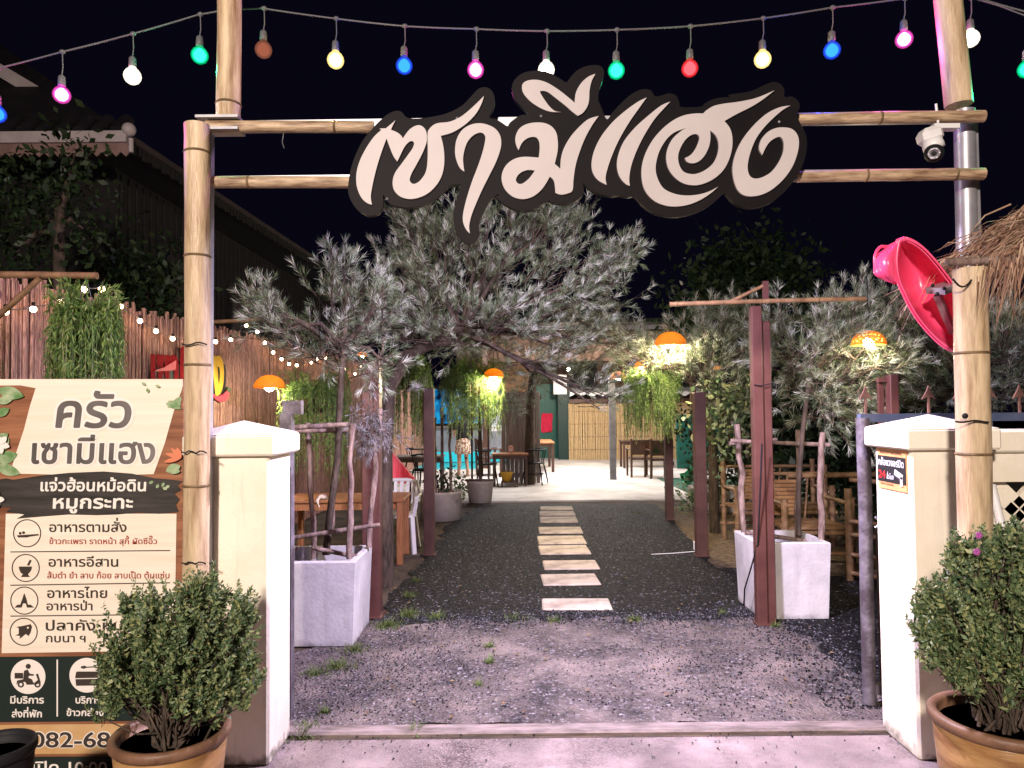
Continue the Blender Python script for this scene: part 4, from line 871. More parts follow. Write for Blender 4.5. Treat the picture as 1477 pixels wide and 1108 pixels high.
# broad-leaved dark trees and hedge behind
def leafcloud(blobs, ns, size, clump=14, tilt=.6):
    A = []
    for b, n in zip(blobs, ns):
        cen = blob_points(b, max(1, n // clump)); c = np.repeat(cen, clump, 0); p = c + rng.normal(size=c.shape) * size * 1.7
        d = _unit(rng.normal(size=p.shape) + np.array([0, 0, -.3])); s = _unit(np.cross(d, rng.normal(size=p.shape)))
        L_ = rng.uniform(.6, 1.25, (len(p), 1)) * size; w_ = L_ * .26
        A.append(np.stack([p, p + d * L_ * .45 + s * w_, p + d * L_, p + d * L_ * .45 - s * w_], 1))
    return MB().tris(np.concatenate(A))
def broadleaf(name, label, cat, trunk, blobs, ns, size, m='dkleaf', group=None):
    t = thing(name, label, cat, Vector(trunk[0][0]), group); tb = MB().tube([q for q, r in trunk], [r for q, r in trunk], 8)
    for b in blobs: tb.tube([Vector(trunk[-1][0]), (Vector(trunk[-1][0]) + Vector(b[0])) / 2 + Vector((0, 0, .1)), Vector(b[0])], [trunk[-1][1] * .7, .03, .01], 6)
    obj('trunk', tb, 'bark', t); obj('crown', leafcloud(blobs, ns, size), m, t); return t
def tr(px, D, py_top, r): x = P(px, py_top, D).x; return [(Vector((x, D, 0)), r), (Vector((x + .05, D, 1.2)), r * .85), (P(px, py_top, D), r * .6)]
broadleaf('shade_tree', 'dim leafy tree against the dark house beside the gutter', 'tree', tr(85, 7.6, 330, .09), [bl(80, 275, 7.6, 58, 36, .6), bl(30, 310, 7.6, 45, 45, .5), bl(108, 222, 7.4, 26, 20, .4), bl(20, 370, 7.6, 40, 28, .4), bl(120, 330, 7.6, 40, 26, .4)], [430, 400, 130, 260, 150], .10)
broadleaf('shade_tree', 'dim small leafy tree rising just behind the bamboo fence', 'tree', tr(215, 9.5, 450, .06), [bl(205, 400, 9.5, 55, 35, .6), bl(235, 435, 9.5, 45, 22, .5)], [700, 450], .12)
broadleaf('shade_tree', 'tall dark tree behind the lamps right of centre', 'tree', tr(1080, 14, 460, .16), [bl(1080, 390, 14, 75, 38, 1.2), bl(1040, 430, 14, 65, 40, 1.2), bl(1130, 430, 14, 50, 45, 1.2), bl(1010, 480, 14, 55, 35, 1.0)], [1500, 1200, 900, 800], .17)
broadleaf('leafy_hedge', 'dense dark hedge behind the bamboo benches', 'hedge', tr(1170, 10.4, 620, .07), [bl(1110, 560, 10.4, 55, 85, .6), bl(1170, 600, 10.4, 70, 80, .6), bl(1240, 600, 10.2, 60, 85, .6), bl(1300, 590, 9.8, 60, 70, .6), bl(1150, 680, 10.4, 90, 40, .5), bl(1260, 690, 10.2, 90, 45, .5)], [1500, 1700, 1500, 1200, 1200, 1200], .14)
broadleaf('climbing_vine', 'bright green vine leaves hanging beside the brown post', 'vine', tr(1062, 8.9, 600, .03), [bl(1055, 575, 8.8, 28, 20, .25), bl(1040, 600, 8.8, 22, 25, .2), bl(1050, 640, 8.9, 18, 40, .2)], [240, 180, 170], .09, m='shrub')
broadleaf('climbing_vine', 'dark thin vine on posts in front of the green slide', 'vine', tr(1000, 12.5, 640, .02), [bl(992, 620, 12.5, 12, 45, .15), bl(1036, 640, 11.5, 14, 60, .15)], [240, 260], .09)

# hanging ferns
def hanging_fern(cx, top, bot, hw, D, label, n=110, m='fern', wire=None, src=None):
    c_ = P(cx, top + (bot - top) * .18, D); R_ = hw * D / F_PX; H = (bot - top) * .86 * D / F_PX
    t = thing('hanging_fern', label, 'hanging plant', c_, 'hanging ferns in baskets')
    obj('basket', MB().lathe(c_ + Vector((0, 0, -.12)), [(.0, -.06), (R_ * .30, -.05), (R_ * .42, .02), (R_ * .45, .10), (R_ * .38, .10), (R_ * .3, .05), (0, .05)], 14), 'darkwood', t)
    A = []; st = MB()
    for i in range(n):
        a = random.uniform(0, 2 * PI); o = R_ * random.uniform(.55, 1.05); h = random.uniform(.05, .24); L_ = H * random.uniform(.45, 1.0); cc = np.array(c_)
        if random.random() < .25: L_ *= .35; h *= 1.5
        k = np.linspace(0, 1, 16); hor = o * np.minimum(1, (k * 2.4)) ** .8; z = h * np.sin(np.minimum(k * 3.2, 1.57)) - L_ * np.clip(k - .25, 0, 1) ** 1.15 / .72
        hor = hor * (1 + .06 * np.sin(k * 9 + i)); pts = cc + np.stack([hor * math.cos(a), hor * math.sin(a), z], 1)
        st.tube(pts[::3].tolist(), .0025, 3, cap=False)
        m_ = 60; q = rng.uniform(.05, .999, m_) * 15; ix = q.astype(int); fr = (q - ix)[:, None]
        b = pts[ix] * (1 - fr) + pts[ix + 1] * fr; tg = _unit(pts[ix + 1] - pts[ix]); nd = _unit(tg * .9 + rng.normal(size=(m_, 3)) * .42)
        A.append(needles(b, nd, rng.uniform(.6, 1.2, m_) * .052, rng.uniform(.8, 1.3, m_) * .0072))
    fr = obj('fronds', MB().tris(np.concatenate(A)), m, t); obj('stems', st, 'shrub', fr)
    top_ = Vector(wire) if wire is not None else c_ + Vector((0, 0, .55))
    wm = MB()
    for k in range(3): wm.tube([c_ + Vector((R_ * .4 * math.cos(k * 2.1), R_ * .4 * math.sin(k * 2.1), 0)), top_], .0025, 4)
    obj('hanger', wm, 'wire', t); return t
hanging_fern(123, 440, 640, 47, Db, 'big hanging fern in front of the bamboo fence above the board', 230, wire=P(125, 400, Db))
hanging_fern(452, 545, 700, 50, 7.9, 'hanging fern behind the left planter stakes', 240)
hanging_fern(588, 515, 660, 36, 8.6, 'pale hanging fern between the two left brown posts', 210)
hanging_fern(682, 530, 640, 44, 9.2, 'hanging fern over the person, right of second left post', 280)
hanging_fern(940, 540, 645, 40, 9.6, 'hanging fern beside the bamboo blind on the right', 280)

# shrubs in the foreground pots
def shrub(cx, cy, pot_c, D, blobs, ns, label, leaf=.025, nst=46, flowers=None):
    t = thing('potted_shrub', label, 'shrub', pot_c); sm = MB(); A = []
    for b, n in zip(blobs, ns):
        heads = blob_points(b, n); st_ = rng.uniform(0, 1, n) < .22; cb = np.array(b[0]); heads[st_] = cb + (heads[st_] - cb) * rng.uniform(1.05, 1.45, (st_.sum(), 1))
        for h in heads:
            d = _unit(h - np.array(pot_c) + np.array([0, 0, .25])); L_ = rng.uniform(.05, .12); m_ = 40
            s = h - d * L_ * .6; q = rng.uniform(0, 1, m_); base = s + d * (q * L_)[:, None] + rng.normal(size=(m_, 3)) * .004
            nd = _unit(d * .55 + rng.normal(size=(m_, 3)) * .62); ln = rng.uniform(.7, 1.3, m_) * leaf * (1.15 - .5 * q); wd = ln * .42
            A.append(needles(base, nd, ln, wd * 1.1))
            if random.random() < .35: mid = (np.array(pot_c) * .45 + h * .55) + rng.normal(size=3) * .03; sm.tube([tuple(np.array(pot_c) + rng.normal(size=3) * .03), tuple(mid), tuple(h)], [.007, .004, .0015], 4, cap=False)
    sm.tube([pot_c, tuple(np.array(pot_c) + np.array([.01, 0, .16])), tuple(np.array(pot_c) + np.array([.0, 0, .3]))], [.02, .015, .008], 7)
    obj('stems', sm, 'bark', t); obj('foliage', MB().tris(np.concatenate(A)), 'shrub', t)
    if flowers: 
        for fp in flowers:
            fl = MB()
            for k in range(5): a = k * 1.257; fl.ball(Vector(fp) + Vector((.007 * math.cos(a), -.004, .007 * math.sin(a))), .007, 8, 6, sc=(1, .4, 1))
            obj('blossom', fl, mat('purple_petal', (0.35, 0.08, 0.30)), t)
    return t
def bowl(c, R_, H, label, m1='clay', m2='clayrim', soil=True, name='clay_pot'):
    t = thing(name, label, 'plant pot', c)
    obj('body', MB().lathe(c, [(0, .0), (R_ * .62, .0), (R_ * .72, H * .15), (R_ * .86, H * .5), (R_ * .93, H * .86), (R_ * .90, H * .88), (R_ * .84, H * .86), (R_ * .8, H * .5), (0, H * .45)], 40), m1, t)
    obj('rim', MB().lathe(c + Vector((0, 0, H * .88)), [(R_ * .84, -.01), (R_ * .94, -.008), (R_ * 1.0, .008), (R_ * 1.0, .026), (R_ * .96, .036), (R_ * .88, .034), (R_ * .84, .02), (R_ * .84, -.01)], 40), m2, t)
    if soil: obj('soil', MB().lathe(c + Vector((0, 0, H * .80)), [(R_ * .83, -.01), (R_ * .8, .012), (R_ * .4, .022), (0, .03)], 24), 'soil', t)
    return t
pd = 2.9; pc = P(247, 1062, pd); hpot = pc.z
bowl(Vector((pc.x, pd, 0)), .222, hpot / .9, 'glazed brown clay pot with shrub in front of the menu board')
pcv = (pc.x + .01, pd, hpot - .02)
shrub(250, 940, pcv, pd, [bl(265, 900, pd, 70, 55, .17), bl(200, 930, pd, 55, 60, .15), bl(320, 930, pd, 50, 70, .14), bl(180, 990, pd, 45, 35, .13), bl(300, 850, pd, 28, 28, .08), bl(245, 970, pd - .08, 60, 50, .1), bl(345, 975, pd, 32, 35, .1), bl(205, 870, pd, 22, 22, .07), bl(355, 880, pd, 20, 25, .06), bl(290, 1000, pd - .1, 45, 25, .08)],
      [150, 110, 100, 64, 34, 95, 44, 22, 20, 40], 'dense green leafy shrub in the pot before the menu board')
pd2 = 2.72; pc2 = P(1446, 1040, pd2)
bowl(Vector((pc2.x, pd2, 0)), .245, pc2.z / .9, 'large glazed brown clay pot at the lower right corner')
pcv2 = (pc2.x - .0, pd2, pc2.z - .02)
shrub(1440, 900, pcv2, pd2, [bl(1440, 900, pd2, 70, 80, .17), bl(1380, 880, pd2, 45, 60, .14), bl(1480, 840, pd2, 50, 70, .15), bl(1345, 920, pd2, 28, 35, .08), bl(1400, 800, pd2, 30, 40, .09), bl(1470, 950, pd2 - .05, 60, 50, .12), bl(1395, 950, pd2 - .05, 40, 40, .1), bl(1340, 870, pd2, 20, 25, .06), bl(1455, 780, pd2, 25, 30, .08), bl(1440, 990, pd2, 45, 22, .1)],
      [170, 90, 130, 40, 50, 110, 60, 22, 34, 40], 'upright green shrub with two purple blossoms in the right pot', flowers=[P(1411, 772, pd2 - .1), P(1408, 796, pd2 - .1)])
pk = 2.62; pcc = P(-10, 1084, pk)
bowl(Vector((pcc.x, pk, 0)), .135, pcc.z / .9, 'black plastic pot at the lower left corner', 'black', 'black', name='plastic_pot')

# ================================================================== SQUARE PLANTERS AND STAKES
def planter(x0, y0, wd, dp, h, label, tp=.93):
    """open square concrete box, narrower at the base"""
    t = thing('square_planter', label, 'planter', (x0 + wd / 2, y0 + dp / 2, 0)); cx, cy = x0 + wd / 2, y0 + dp / 2; mb = MB(); th = .045
    def ring(w_, d_, z): return [(cx - w_ / 2, cy - d_ / 2, z), (cx + w_ / 2, cy - d_ / 2, z), (cx + w_ / 2, cy + d_ / 2, z), (cx - w_ / 2, cy + d_ / 2, z)]
    vs = ring(wd * tp, dp * tp, .015) + ring(wd, dp, h - .008) + ring(wd - .012, dp - .012, h) + ring(wd - 2 * th, dp - 2 * th, h) + ring(wd - 2 * th, dp - 2 * th, h - .14)
    fs = [(3, 2, 1, 0)]
    for r_ in range(4):
        for k in range(4): k2 = (k + 1) % 4; fs.append((r_ * 4 + k, r_ * 4 + k2, r_ * 4 + 4 + k2, r_ * 4 + 4 + k))
    mb.add(vs, fs); obj('box', mb, 'concrete', t)
    s = MB(); s.box((cx, cy, h - .13), (wd - 2 * th - .004, dp - 2 * th - .004, .02)); obj('soil', s, 'soil', t); return t
a = P(512, 930, 5.09); planter(a.x - .62, 5.09, .62, .62, .60, 'pale square concrete planter behind the left gate pillar')
a = P(1201, 897, 5.64); planter(a.x - .56, 5.64, .56, .60, .60, 'pale square concrete planter behind the right maroon post')
def knotty(a, b, r, n=7):
    a = Vector(a); b = Vector(b); pts = [a.lerp(b, k / n) + Vector((random.gauss(0, r * .35), random.gauss(0, r * .35), 0)) * (0 < k < n) for k in range(n + 1)]
    return MB().tube(pts, [r * random.uniform(.85, 1.15) for _ in pts], 9)
t = thing('stake_trellis', 'weathered stick frame tied round the tree in the left planter', 'plant support', P(470, 800, 5.4))
for (x0, y0, x1, y1, D) in [(452, 806, 444, 610, 5.62), (504, 806, 508, 612, 5.20), (475, 800, 480, 700, 5.6), (532, 790, 548, 590, 5.55)]: obj('stake', knotty(P(x0, y0, D), P(x1, y1, D), .022), 'stake', t)
for (x0, y0, x1, y1, D) in [(405, 618, 505, 612, 5.25), (420, 622, 556, 620, 5.5), (395, 780, 548, 757, 5.35), (452, 790, 515, 803, 5.3)]: obj('rail', knotty(P(x0, y0, D), P(x1, y1, D), .018), 'stake', t)
obj('cloth_tie', MB().ball(P(466, 717, 5.37), .032, 10, 8, sc=(1.3, 1, .7)).tube([P(462, 716, 5.34), P(457, 722, 5.33), P(460, 732, 5.33)], [.012, .016, .006], 6), mat('cream_cloth', (0.55, 0.45, 0.30)), t)
t = thing('stake_trellis', 'weathered stick frame round the tree in the right planter', 'plant support', P(1150, 770, 5.9))
for (x0, y0, x1, y1, D) in [(1074, 775, 1063, 612, 6.15), (1184, 788, 1187, 624, 5.78), (1151, 776, 1151, 620, 6.1)]: obj('stake', knotty(P(x0, y0, D), P(x1, y1, D), .024), 'stake', t)
for (x0, y0, x1, y1, D) in [(1054, 636, 1196, 642, 6.0), (1052, 640, 1120, 634, 6.2), (1075, 768, 1182, 783, 6.0), (1150, 768, 1186, 782, 6.1)]: obj('rail', knotty(P(x0, y0, D), P(x1, y1, D), .018), 'stake', t)
one('hanging_cable', MB().tube([P(1099, 640, 5.4), P(1096, 720, 5.45), P(1093, 785, 5.5), P(1083, 820, 5.6), P(1074, 850, 5.75), P(1073, 874, 5.9)], .006, 6), 'black', 'black cable draped down the side of right planter', 'cable')

# ================================================================== POSTS
def post(px, pbase, ptop, wpx, m, label, name='square_post', depth=None, second=None):
    D = (G(px, pbase)).y; wd = wpx * D / F_PX; x = P(px, pbase, D).x; zt = P(px, ptop, D).z
    t = thing(name, label, 'post', (x, D + wd / 2, 0))
    obj('beam', MB().box((x, D + wd / 2, zt / 2), (wd, wd, zt), bev=.006), m, t)
    if second: z2 = P(px, second[1], D).z; obj('second_beam', MB().box((x + second[0] * wd, D + wd / 2 + .02, z2 / 2), (wd * .9, wd * .9, z2), bev=.006), m, t)
    obj('base_plate', MB().box((x, D + wd / 2, .02), (wd * 1.25, wd * 1.25, .012)), m, t)
    return t, x, D, wd
t, x, D, wd = post(1101, 905, 441, 15, 'maroon', 'tall maroon post carrying a bamboo cross at right planter', second=(.95, 463))
obj('wire_tie', MB().tube([P(1088 + k * 5.4, 555 + 1.5 * math.sin(k), D - .012) for k in range(8)], .004, 6), 'black', t)
t2 = thing('bamboo_cross', 'bamboo bar with a slanting brace fixed on top of maroon post', 'bamboo rack', P(1105, 435, D - .02))
obj('bar', MB().bamboo(P(966, 439, D - .03), P(1248, 431, D - .03), .018, step=.35, n=9), ['bark_cane', 'node'], t2)
obj('upright', MB().box(P(1104, 421, D - .02), (.04, .03, .16)), 'maroon', t2); obj('brace', MB().bamboo(P(1048, 438, D - .02), P(1104, 411, D - .02), .014, step=.3, n=8), ['bark_cane', 'node'], t2)
post(1014, 805, 566, 16, 'brownpost', 'dark brown post with a white socket box at its foot')
post(967, 752, 560, 11, 'brownpost', 'far brown post beside the armchairs and turf')
post(619, 803, 560, 15, 'brownpost', 'brown post between the two left hanging ferns')
D = 5.86; xx = P(537, 800, D).x
t = thing('square_post', 'maroon post standing behind the left square planter', 'post', (xx, D, 0)); zt = P(537, 520, D).z
obj('beam', MB().box((xx, D, zt / 2), (.14, .14, zt), bev=.006), 'maroon', t); obj('base_plate', MB().box((xx, D, .02), (.19, .19, .012)), 'maroon', t)
post(885, 694, 545, 9, mat('grey_post', (0.10, 0.10, 0.11), (0.16, 0.16, 0.17), .5), 'slim grey lamp post standing on the patio', name='lamp_post')
p = G(1007, 798); one('socket_box', MB().box((p.x - .02, p.y - .03, .09), (.075, .06, .10), bev=.008).tube([(p.x - .02, p.y - .04, .03), (p.x - .3, p.y - .1, .022), (p.x - .55, p.y - .12, .016)], .005, 6), 'white', 'white socket box with cable at foot of brown post', 'socket')

t = thing('short_post', 'short maroon double post with a cross piece behind right pillar', 'post', (P(1293, 800, 4.7).x, 4.7, 0))
xx = P(1293, 800, 4.7).x; zt = P(1293, 541, 4.7).z
obj('beam', MB().box((xx, 4.7, zt / 2), (.055, .07, zt), bev=.004), 'maroon', t); obj('thin_upright', MB().box((P(1276, 800, 4.75).x, 4.75, zt / 2), (.03, .03, zt - .04)), 'maroon', t); obj('cross_piece', MB().box((P(1281, 548, 4.72).x, 4.72, P(1281, 548, 4.72).z), (.14, .035, .03)), 'maroon', t)
# ================================================================== PENDANT LAMPS
def pendant(px, py, wpx, D, label, lattice=False, hpx=None, power=9):
    c_ = P(px, py, D); R_ = wpx / 2 * D / F_PX; H = R_ * .85; t = thing('pendant_lamp', label, 'lamp', c_, 'orange pendant lamps')
    m1 = bpy.data.materials.get('orange_shade')
    if not m1:
        m1 = mat('orange_shade', (0.80, 0.36, 0.05), (0.88, 0.46, 0.08), 0.5, 14)
        nt = m1.node_tree; b = nt.nodes['Principled BSDF']; tl = nt.nodes.new('ShaderNodeBsdfTranslucent'); tl.inputs[0].default_value = (1.0, .60, .12, 1); mx = nt.nodes.new('ShaderNodeMixShader'); mx.inputs[0].default_value = .6
        nt.links.new(b.outputs[0], mx.inputs[1]); nt.links.new(tl.outputs[0], mx.inputs[2]); nt.links.new(mx.outputs[0], nt.nodes['Material Output'].inputs[0])
    prof = [(R_ * math.cos(a), H * math.sin(a)) for a in np.linspace(0.02, PI / 2 - .06, 9)]
    if not lattice:
        obj('shade', MB().lathe(c_, prof + [(r_ * .97, z * .97 - .002) for r_, z in reversed(prof)], 28), m1, t)
    else:
        mb = MB()
        for s in (-1, 1):
            for k in range(16):
                mb.tube([c_ + Vector((math.cos(a) * R_ * math.cos(k * PI / 8 + s * a * .9), math.cos(a) * R_ * math.sin(k * PI / 8 + s * a * .9), H * math.sin(a))) for a in np.linspace(0, 1.45, 8)], .007, 4, cap=False)
        for a in (0.02, .5, 1.0): mb.tube([c_ + Vector((math.cos(a) * R_ * math.cos(q), math.cos(a) * R_ * math.sin(q), H * math.sin(a))) for q in np.linspace(0, 2 * PI, 25)], .009, 4, cap=False)
        obj('shade', mb, m1, t)
    bm_ = bpy.data.materials.get('pendant_bulb') or emit('pendant_bulb', (1.0, .86, .66), 110)
    b = obj('bulb', MB().ball(c_ + Vector((0, 0, H * .12)), min(.06, R_ * .32), 14, 10), bm_, t)
    obj('cord', MB().tube([c_ + Vector((0, 0, H * .3)), c_ + Vector((0, 0, H + .5))], .004, 5), 'black', t)
    ld = bpy.data.lights.new('pendant_light', 'POINT'); ld.energy = power * 2.2; ld.color = (1.0, .80, .52); ld.shadow_soft_size = .07
    lo = bpy.data.objects.new('pendant_light', ld); COL.objects.link(lo); lo.location = c_ + Vector((0, 0, -.05)); return t
pendant(389, 560, 45, 7.75, 'orange dome lamp lit before the bamboo fence on the left', power=34)
pendant(967, 498, 46, 8.8, 'big orange dome lamp lit above the right ferns', power=80)
pendant(1253, 497, 45, 5.55, 'woven orange lamp lit among silvery branches over the gate', lattice=True, power=9)
pendant(712, 544, 30, 8.95, 'orange lamp lit beside the fern over the person', power=60)
pendant(892, 546, 24, 15.5, 'small far orange lamp lit on the grey lamp post', power=40)
pendant(925, 530, 22, 9.7, 'orange lamp half hidden in foliage left of big lamp', power=26)
pendant(1084, 528, 22, 12.0, 'orange lamp half hidden behind the tall maroon post', power=10)
pendant(523, 514, 16, 11.5, 'small far yellow lamp glimpsed over the left maroon post', power=6)
pendant(1036, 534, 15, 12.4, 'small bulb lamp glimpsed between right branches', power=8)

# ================================================================== THE OLD HOUSE BEYOND THE FENCE
HC = P(187, 196, 9.0); HD = Vector((FDX, 1, 0)).normalized()
t = thing('wooden_house', 'dark wooden house with white scalloped gutter beyond the fence', 'house', (HC.x - 3, 12, 0))
ez = HC.z; wxr = HC.x - .75
mb = MB(); mb.box((wxr - 3.5, 16.6, ez / 2), (7.0, 13.0, ez - .1)); obj('wall', mb, 'housewall', t)
bt = MB()
for k in range(60): bt.box((wxr + .012, 10.2 + k * .21, ez / 2), (.02, .03, ez - .2))
obj('battens', bt, 'rooftile', t)
for yy in (12.0, 14.6, 17.2):
    wf = obj('window', MB().box((wxr + .04, yy, 3.4), (.06, 1.1, 1.5)), 'rooftile', t)
    for s in (-.26, .26): obj('shutter', MB().box((wxr + .085, yy + s, 3.4), (.03, .46, 1.3)), mat('dark_shutter', (.03, .024, .022), (.05, .04, .036), .7, 4), wf)
mb = MB(); xL = HC.x - 8; yB = 24.0; rz = ez + 2.6
fl = Vector((HC.x, 9.0, ez)); fl2 = fl + HD * 15; 
mb.add([fl, fl2, (HC.x - 3.6, 20, rz), (HC.x - 3.6, 11.6, rz)], [(0, 1, 2, 3)]); mb.add([(xL, 9.0, ez), fl, (HC.x - 3.6, 11.6, rz), (xL, 11.6, rz)], [(0, 1, 2, 3)])
mb.add([(xL, 9.0, ez - .06), fl + Vector((0, 0, -.06)), fl2 + Vector((0, 0, -.06)), (xL, 24, ez - .06)], [(3, 2, 1, 0)])
k = 0
while k < 34: mb.tube([(HC.x - .16 - k * .235, 8.99, ez + .04), (HC.x - .16 - k * .235, 9.25, ez + .30)], .085, 8); k += 1
obj('roof', mb, 'rooftile', t)
g1 = MB().box(((HC.x + xL) / 2, 8.95, ez - .035), (HC.x - xL, .08, .14)); obj('gutter', g1, 'fascia', t); obj('side_gutter', MB().bar(fl + Vector((.02, .02, -.04)), fl2 + Vector((.02, 0, -.04)), .05, .08), mat('dark_fascia', (.035, .026, .024), (.06, .045, .04), .7, 3), t)
v = [(xL, ez - .12)]; xx_ = xL
sc_ = [(xL, ez - .09)]
while xx_ < HC.x - .02: sc_ += [(xx_, ez - .22), (xx_ + .05, ez - .27), (xx_ + .10, ez - .22)]; xx_ += .12
sc_ += [(HC.x - .01, ez - .09)]
vv, ff = outlines([sc_], .02); obj('scalloped_trim', MB().add([(p[0], 8.97 - p[2], p[1]) for p in vv], ff), mat('faded_pink_trim', (.20, .12, .10), (.28, .18, .16), .7, 6), t)
mb = MB()
for k in range(120): a = fl + HD * (k * .12 + .1) + Vector((0, 0, -.13)); mb.box(a, (.018, .09, .12 if k % 2 else .17))
obj('side_trim', mb, 'housewall', t)
bz0, bz1 = P(118, 172, 10.2), P(-30, 84, 10.2); obj('bargeboard', MB().bar(bz0, bz1, .06, .17), 'fascia', t); obj('upper_roof', MB().add([bz0 + Vector((0, .05, .06)), bz1 + Vector((0, .05, .06)), bz1 + Vector((0, 5, .06)), bz0 + Vector((.3, 5, .06))], [(0, 1, 2, 3)]), 'rooftile', t)
obj('ridge_ball', MB().ball(P(186, 187, 8.95), .085, 14, 10), 'fascia', t)
obj('downpipe', MB().tube([P(189, 200, 8.95), P(189, 220, 8.95)], .03, 8), 'fascia', t)

# ================================================================== BACK OF THE RESTAURANT
BY = 23.0
def X(px, D): return P(px, 600, D).x
def Z(py, D): return P(785, py, D).z
t = thing('bamboo_blind_wall', 'pale bamboo blind wall under a white scalloped awning edge', 'wall', (X(900, BY), BY, 0))
xa, xb = X(821, BY), X(1035, BY)
mb = MB(); x = xa
while x < xb: r_ = random.uniform(.016, .026); mb.tube([(x, BY, .03), (x + random.uniform(-.01, .01), BY, .9), (x, BY, Z(582, BY))], r_, 6); x += r_ * 2.0
obj('canes', mb, 'blind', t)
th = MB()
for zz in (.35, .75, 1.15, 1.55): th.tube([(xa + k * .1, BY - .026, zz + .006 * (k % 2)) for k in range(int((xb - xa) / .1))], .006, 4)
obj('cord_rows', th, 'stake', t)
obj('top_beam', MB().box(((xa + xb) / 2, BY - .05, Z(579, BY) + .0), (xb - xa, .14, .12)), 'darkwood', t)
aw = []; x = xa
za = Z(573, BY - .3)
loop = [(xa, za + .14)]
while x < xb - .05: loop += [(x, za), (x + .16, za + .09), (x + .32, za)]; x += .36
loop += [(xb, za + .14)]
vv, ff = outlines([loop], .012); obj('awning_edge', MB().add([(p[0], BY - .32 - p[2], p[1]) for p in vv], ff).add([(xa, BY - .32, za + .14), (xb, BY - .32, za + .14), (xb, BY + .5, za + .30), (xa, BY + .5, za + .30)], [(0, 1, 2, 3)]), 'white', t)
t = thing('dining_hall', 'dim open restaurant hall with brown upper boards at the back', 'building', (X(860, 25), 25, 0))
obj('back_wall', MB().box((X(850, 26), 26.2, 2.0), (9.5, .1, 4.0)), mat('brown_board', (.10, .06, .042), (.2, .13, .10), .8, 2, stretch=(3, 1, .5)), t)
obj('roof', MB().box((X(860, 22), 22.4, Z(470, 19.5) + .1), (9.5, 6.4, .10)), 'rooftile', t)
obj('roof_edge', MB().box((X(880, 19.2), 19.18, Z(473, 19.2)), (X(1010, 19.2) - X(690, 19.2), .06, .10)), 'steel', t)
for px0, px1, m_ in ((690, 770, mat('orange_board', (.36, .18, .09), (.5, .28, .16), .7, 2)), (822, 862, 'rooftile'), (862, 905, bpy.data.materials['brown_board']), (905, 1010, 'rooftile')):
    obj('valance_board', MB().box(((X(px0, 24.5) + X(px1, 24.5)) / 2, 24.5, Z(548, 24.5)), (X(px1, 24.5) - X(px0, 24.5), .06, 1.15)), m_, t)
obj('gable_board', MB().box((X(850, 21.5), 21.6, Z(500, 21.6)), (X(1005, 21.6) - X(690, 21.6), .06, .9)), bpy.data.materials['brown_board'], t)
for px in (700, 1000): obj('pillar', MB().box((X(px, 20), 20, 1.95), (.14, .14, 3.9)), 'darkwood', t)
t = thing('kitchen_wall', 'green painted kitchen wall with dark green pillar at the back', 'wall', (X(795, 24), 24, 0))
obj('panel', MB().box(((X(775, 24) + X(806, 24)) / 2, 24, Z(640, 24) + .3), (X(806, 24) - X(773, 24), .08, 3.3)), 'teal', t)
obj('pillar', MB().box((X(813, 23.2), 23.2, 1.3), (.36, .2, 2.6)), 'dteal', t)
obj('pale_jamb', MB().box((X(769, 23.8), 23.8, 1.4), (.13, .1, 2.2)), mat('pink_white_board', (.6, .42, .38), (.7, .55, .5), .6, 2), t)  # pinkish white board along the green panel's left edge
obj('light_plaque', MB().box((X(808, 23.2), 23.1, Z(555, 23.1)), (.42, .05, .62)), 'white', t)
vv, ff = outlines([smooth([(0, 0), (.16, -.01), (.33, .02), (.345, .3), (.36, .58), (.18, .60), (.02, .60), (-.01, .3)], 4)], .02)
cl = one('hanging_cloth', MB().add([(X(781, 23.9) + p[0] + .0, 23.93 - p[2] - .02 * math.sin(p[0] * 40), Z(623, 23.9) + p[1]) for p in vv], ff), mat('red_striped_cloth', (.70, .02, .07), (.45, .01, .05), .8, 3, stretch=(9, 1, 1.2)), 'red striped cloth hanging on the green wall', 'cloth')
q = P(820, 533, 20.2); bpy.data.materials.get('pendant_bulb') or emit('pendant_bulb', (1.0, .86, .66), 110)
t = thing('bare_bulb', 'small bare white bulb hanging under the dark hall roof', 'lamp', q)
obj('bulb', MB().ball(q, .045, 12, 8), bpy.data.materials['pendant_bulb'], t); obj('cord', MB().tube([q, q + Vector((0, 0, .9))], .006, 5), 'black', t)
ld = bpy.data.lights.new('hall_light', 'POINT'); ld.energy = 300; ld.color = (1, .82, .64); ld.shadow_soft_size = .05; lo = bpy.data.objects.new('hall_light', ld); COL.objects.link(lo); lo.location = q + Vector((0, -.12, -.1))
# plank partition and shop fronts on the left
t = thing('plank_partition', 'grey vertical plank partition beside the dark tree', 'partition', (X(750, 16), 16, 0))
for k in range(9): obj('plank', MB().box((X(726, 16) + k * .0945, 16 + random.uniform(-.006, .006), 1.02), (.09, .03, 2.0 + random.uniform(-.03, .02)), bev=.004), 'greywood', t)
obj('frame', MB().box((X(750, 16), 16.05, 1.9), (.95, .06, .09)).box((X(750, 16), 16.05, .2), (.95, .06, .09)), 'darkwood', t)
t = thing('shop_counter', 'grey panelled counter with turquoise front below the blue panel', 'counter', (X(650, 22), 22, 0))
obj('body', MB().box((X(630, 22), 22.3, .55), (4.4, .5, 1.1)), mat('grey_panel', (.16, .17, .2), (.26, .28, .32), .6, 2), t)
obj('top', MB().box((X(630, 22), 22.25, 1.12), (4.5, .62, .05)), 'greywood', t)
obj('front_strip', MB().box((X(630, 22), 22.03, .22), (4.4, .03, .3)), emit('turquoise_glow', (.05, .75, .85), .9), t)
nt_m = emit('blue_panel', (.03, .35, .85), .9); nt = nt_m.node_tree; N = nt.nodes
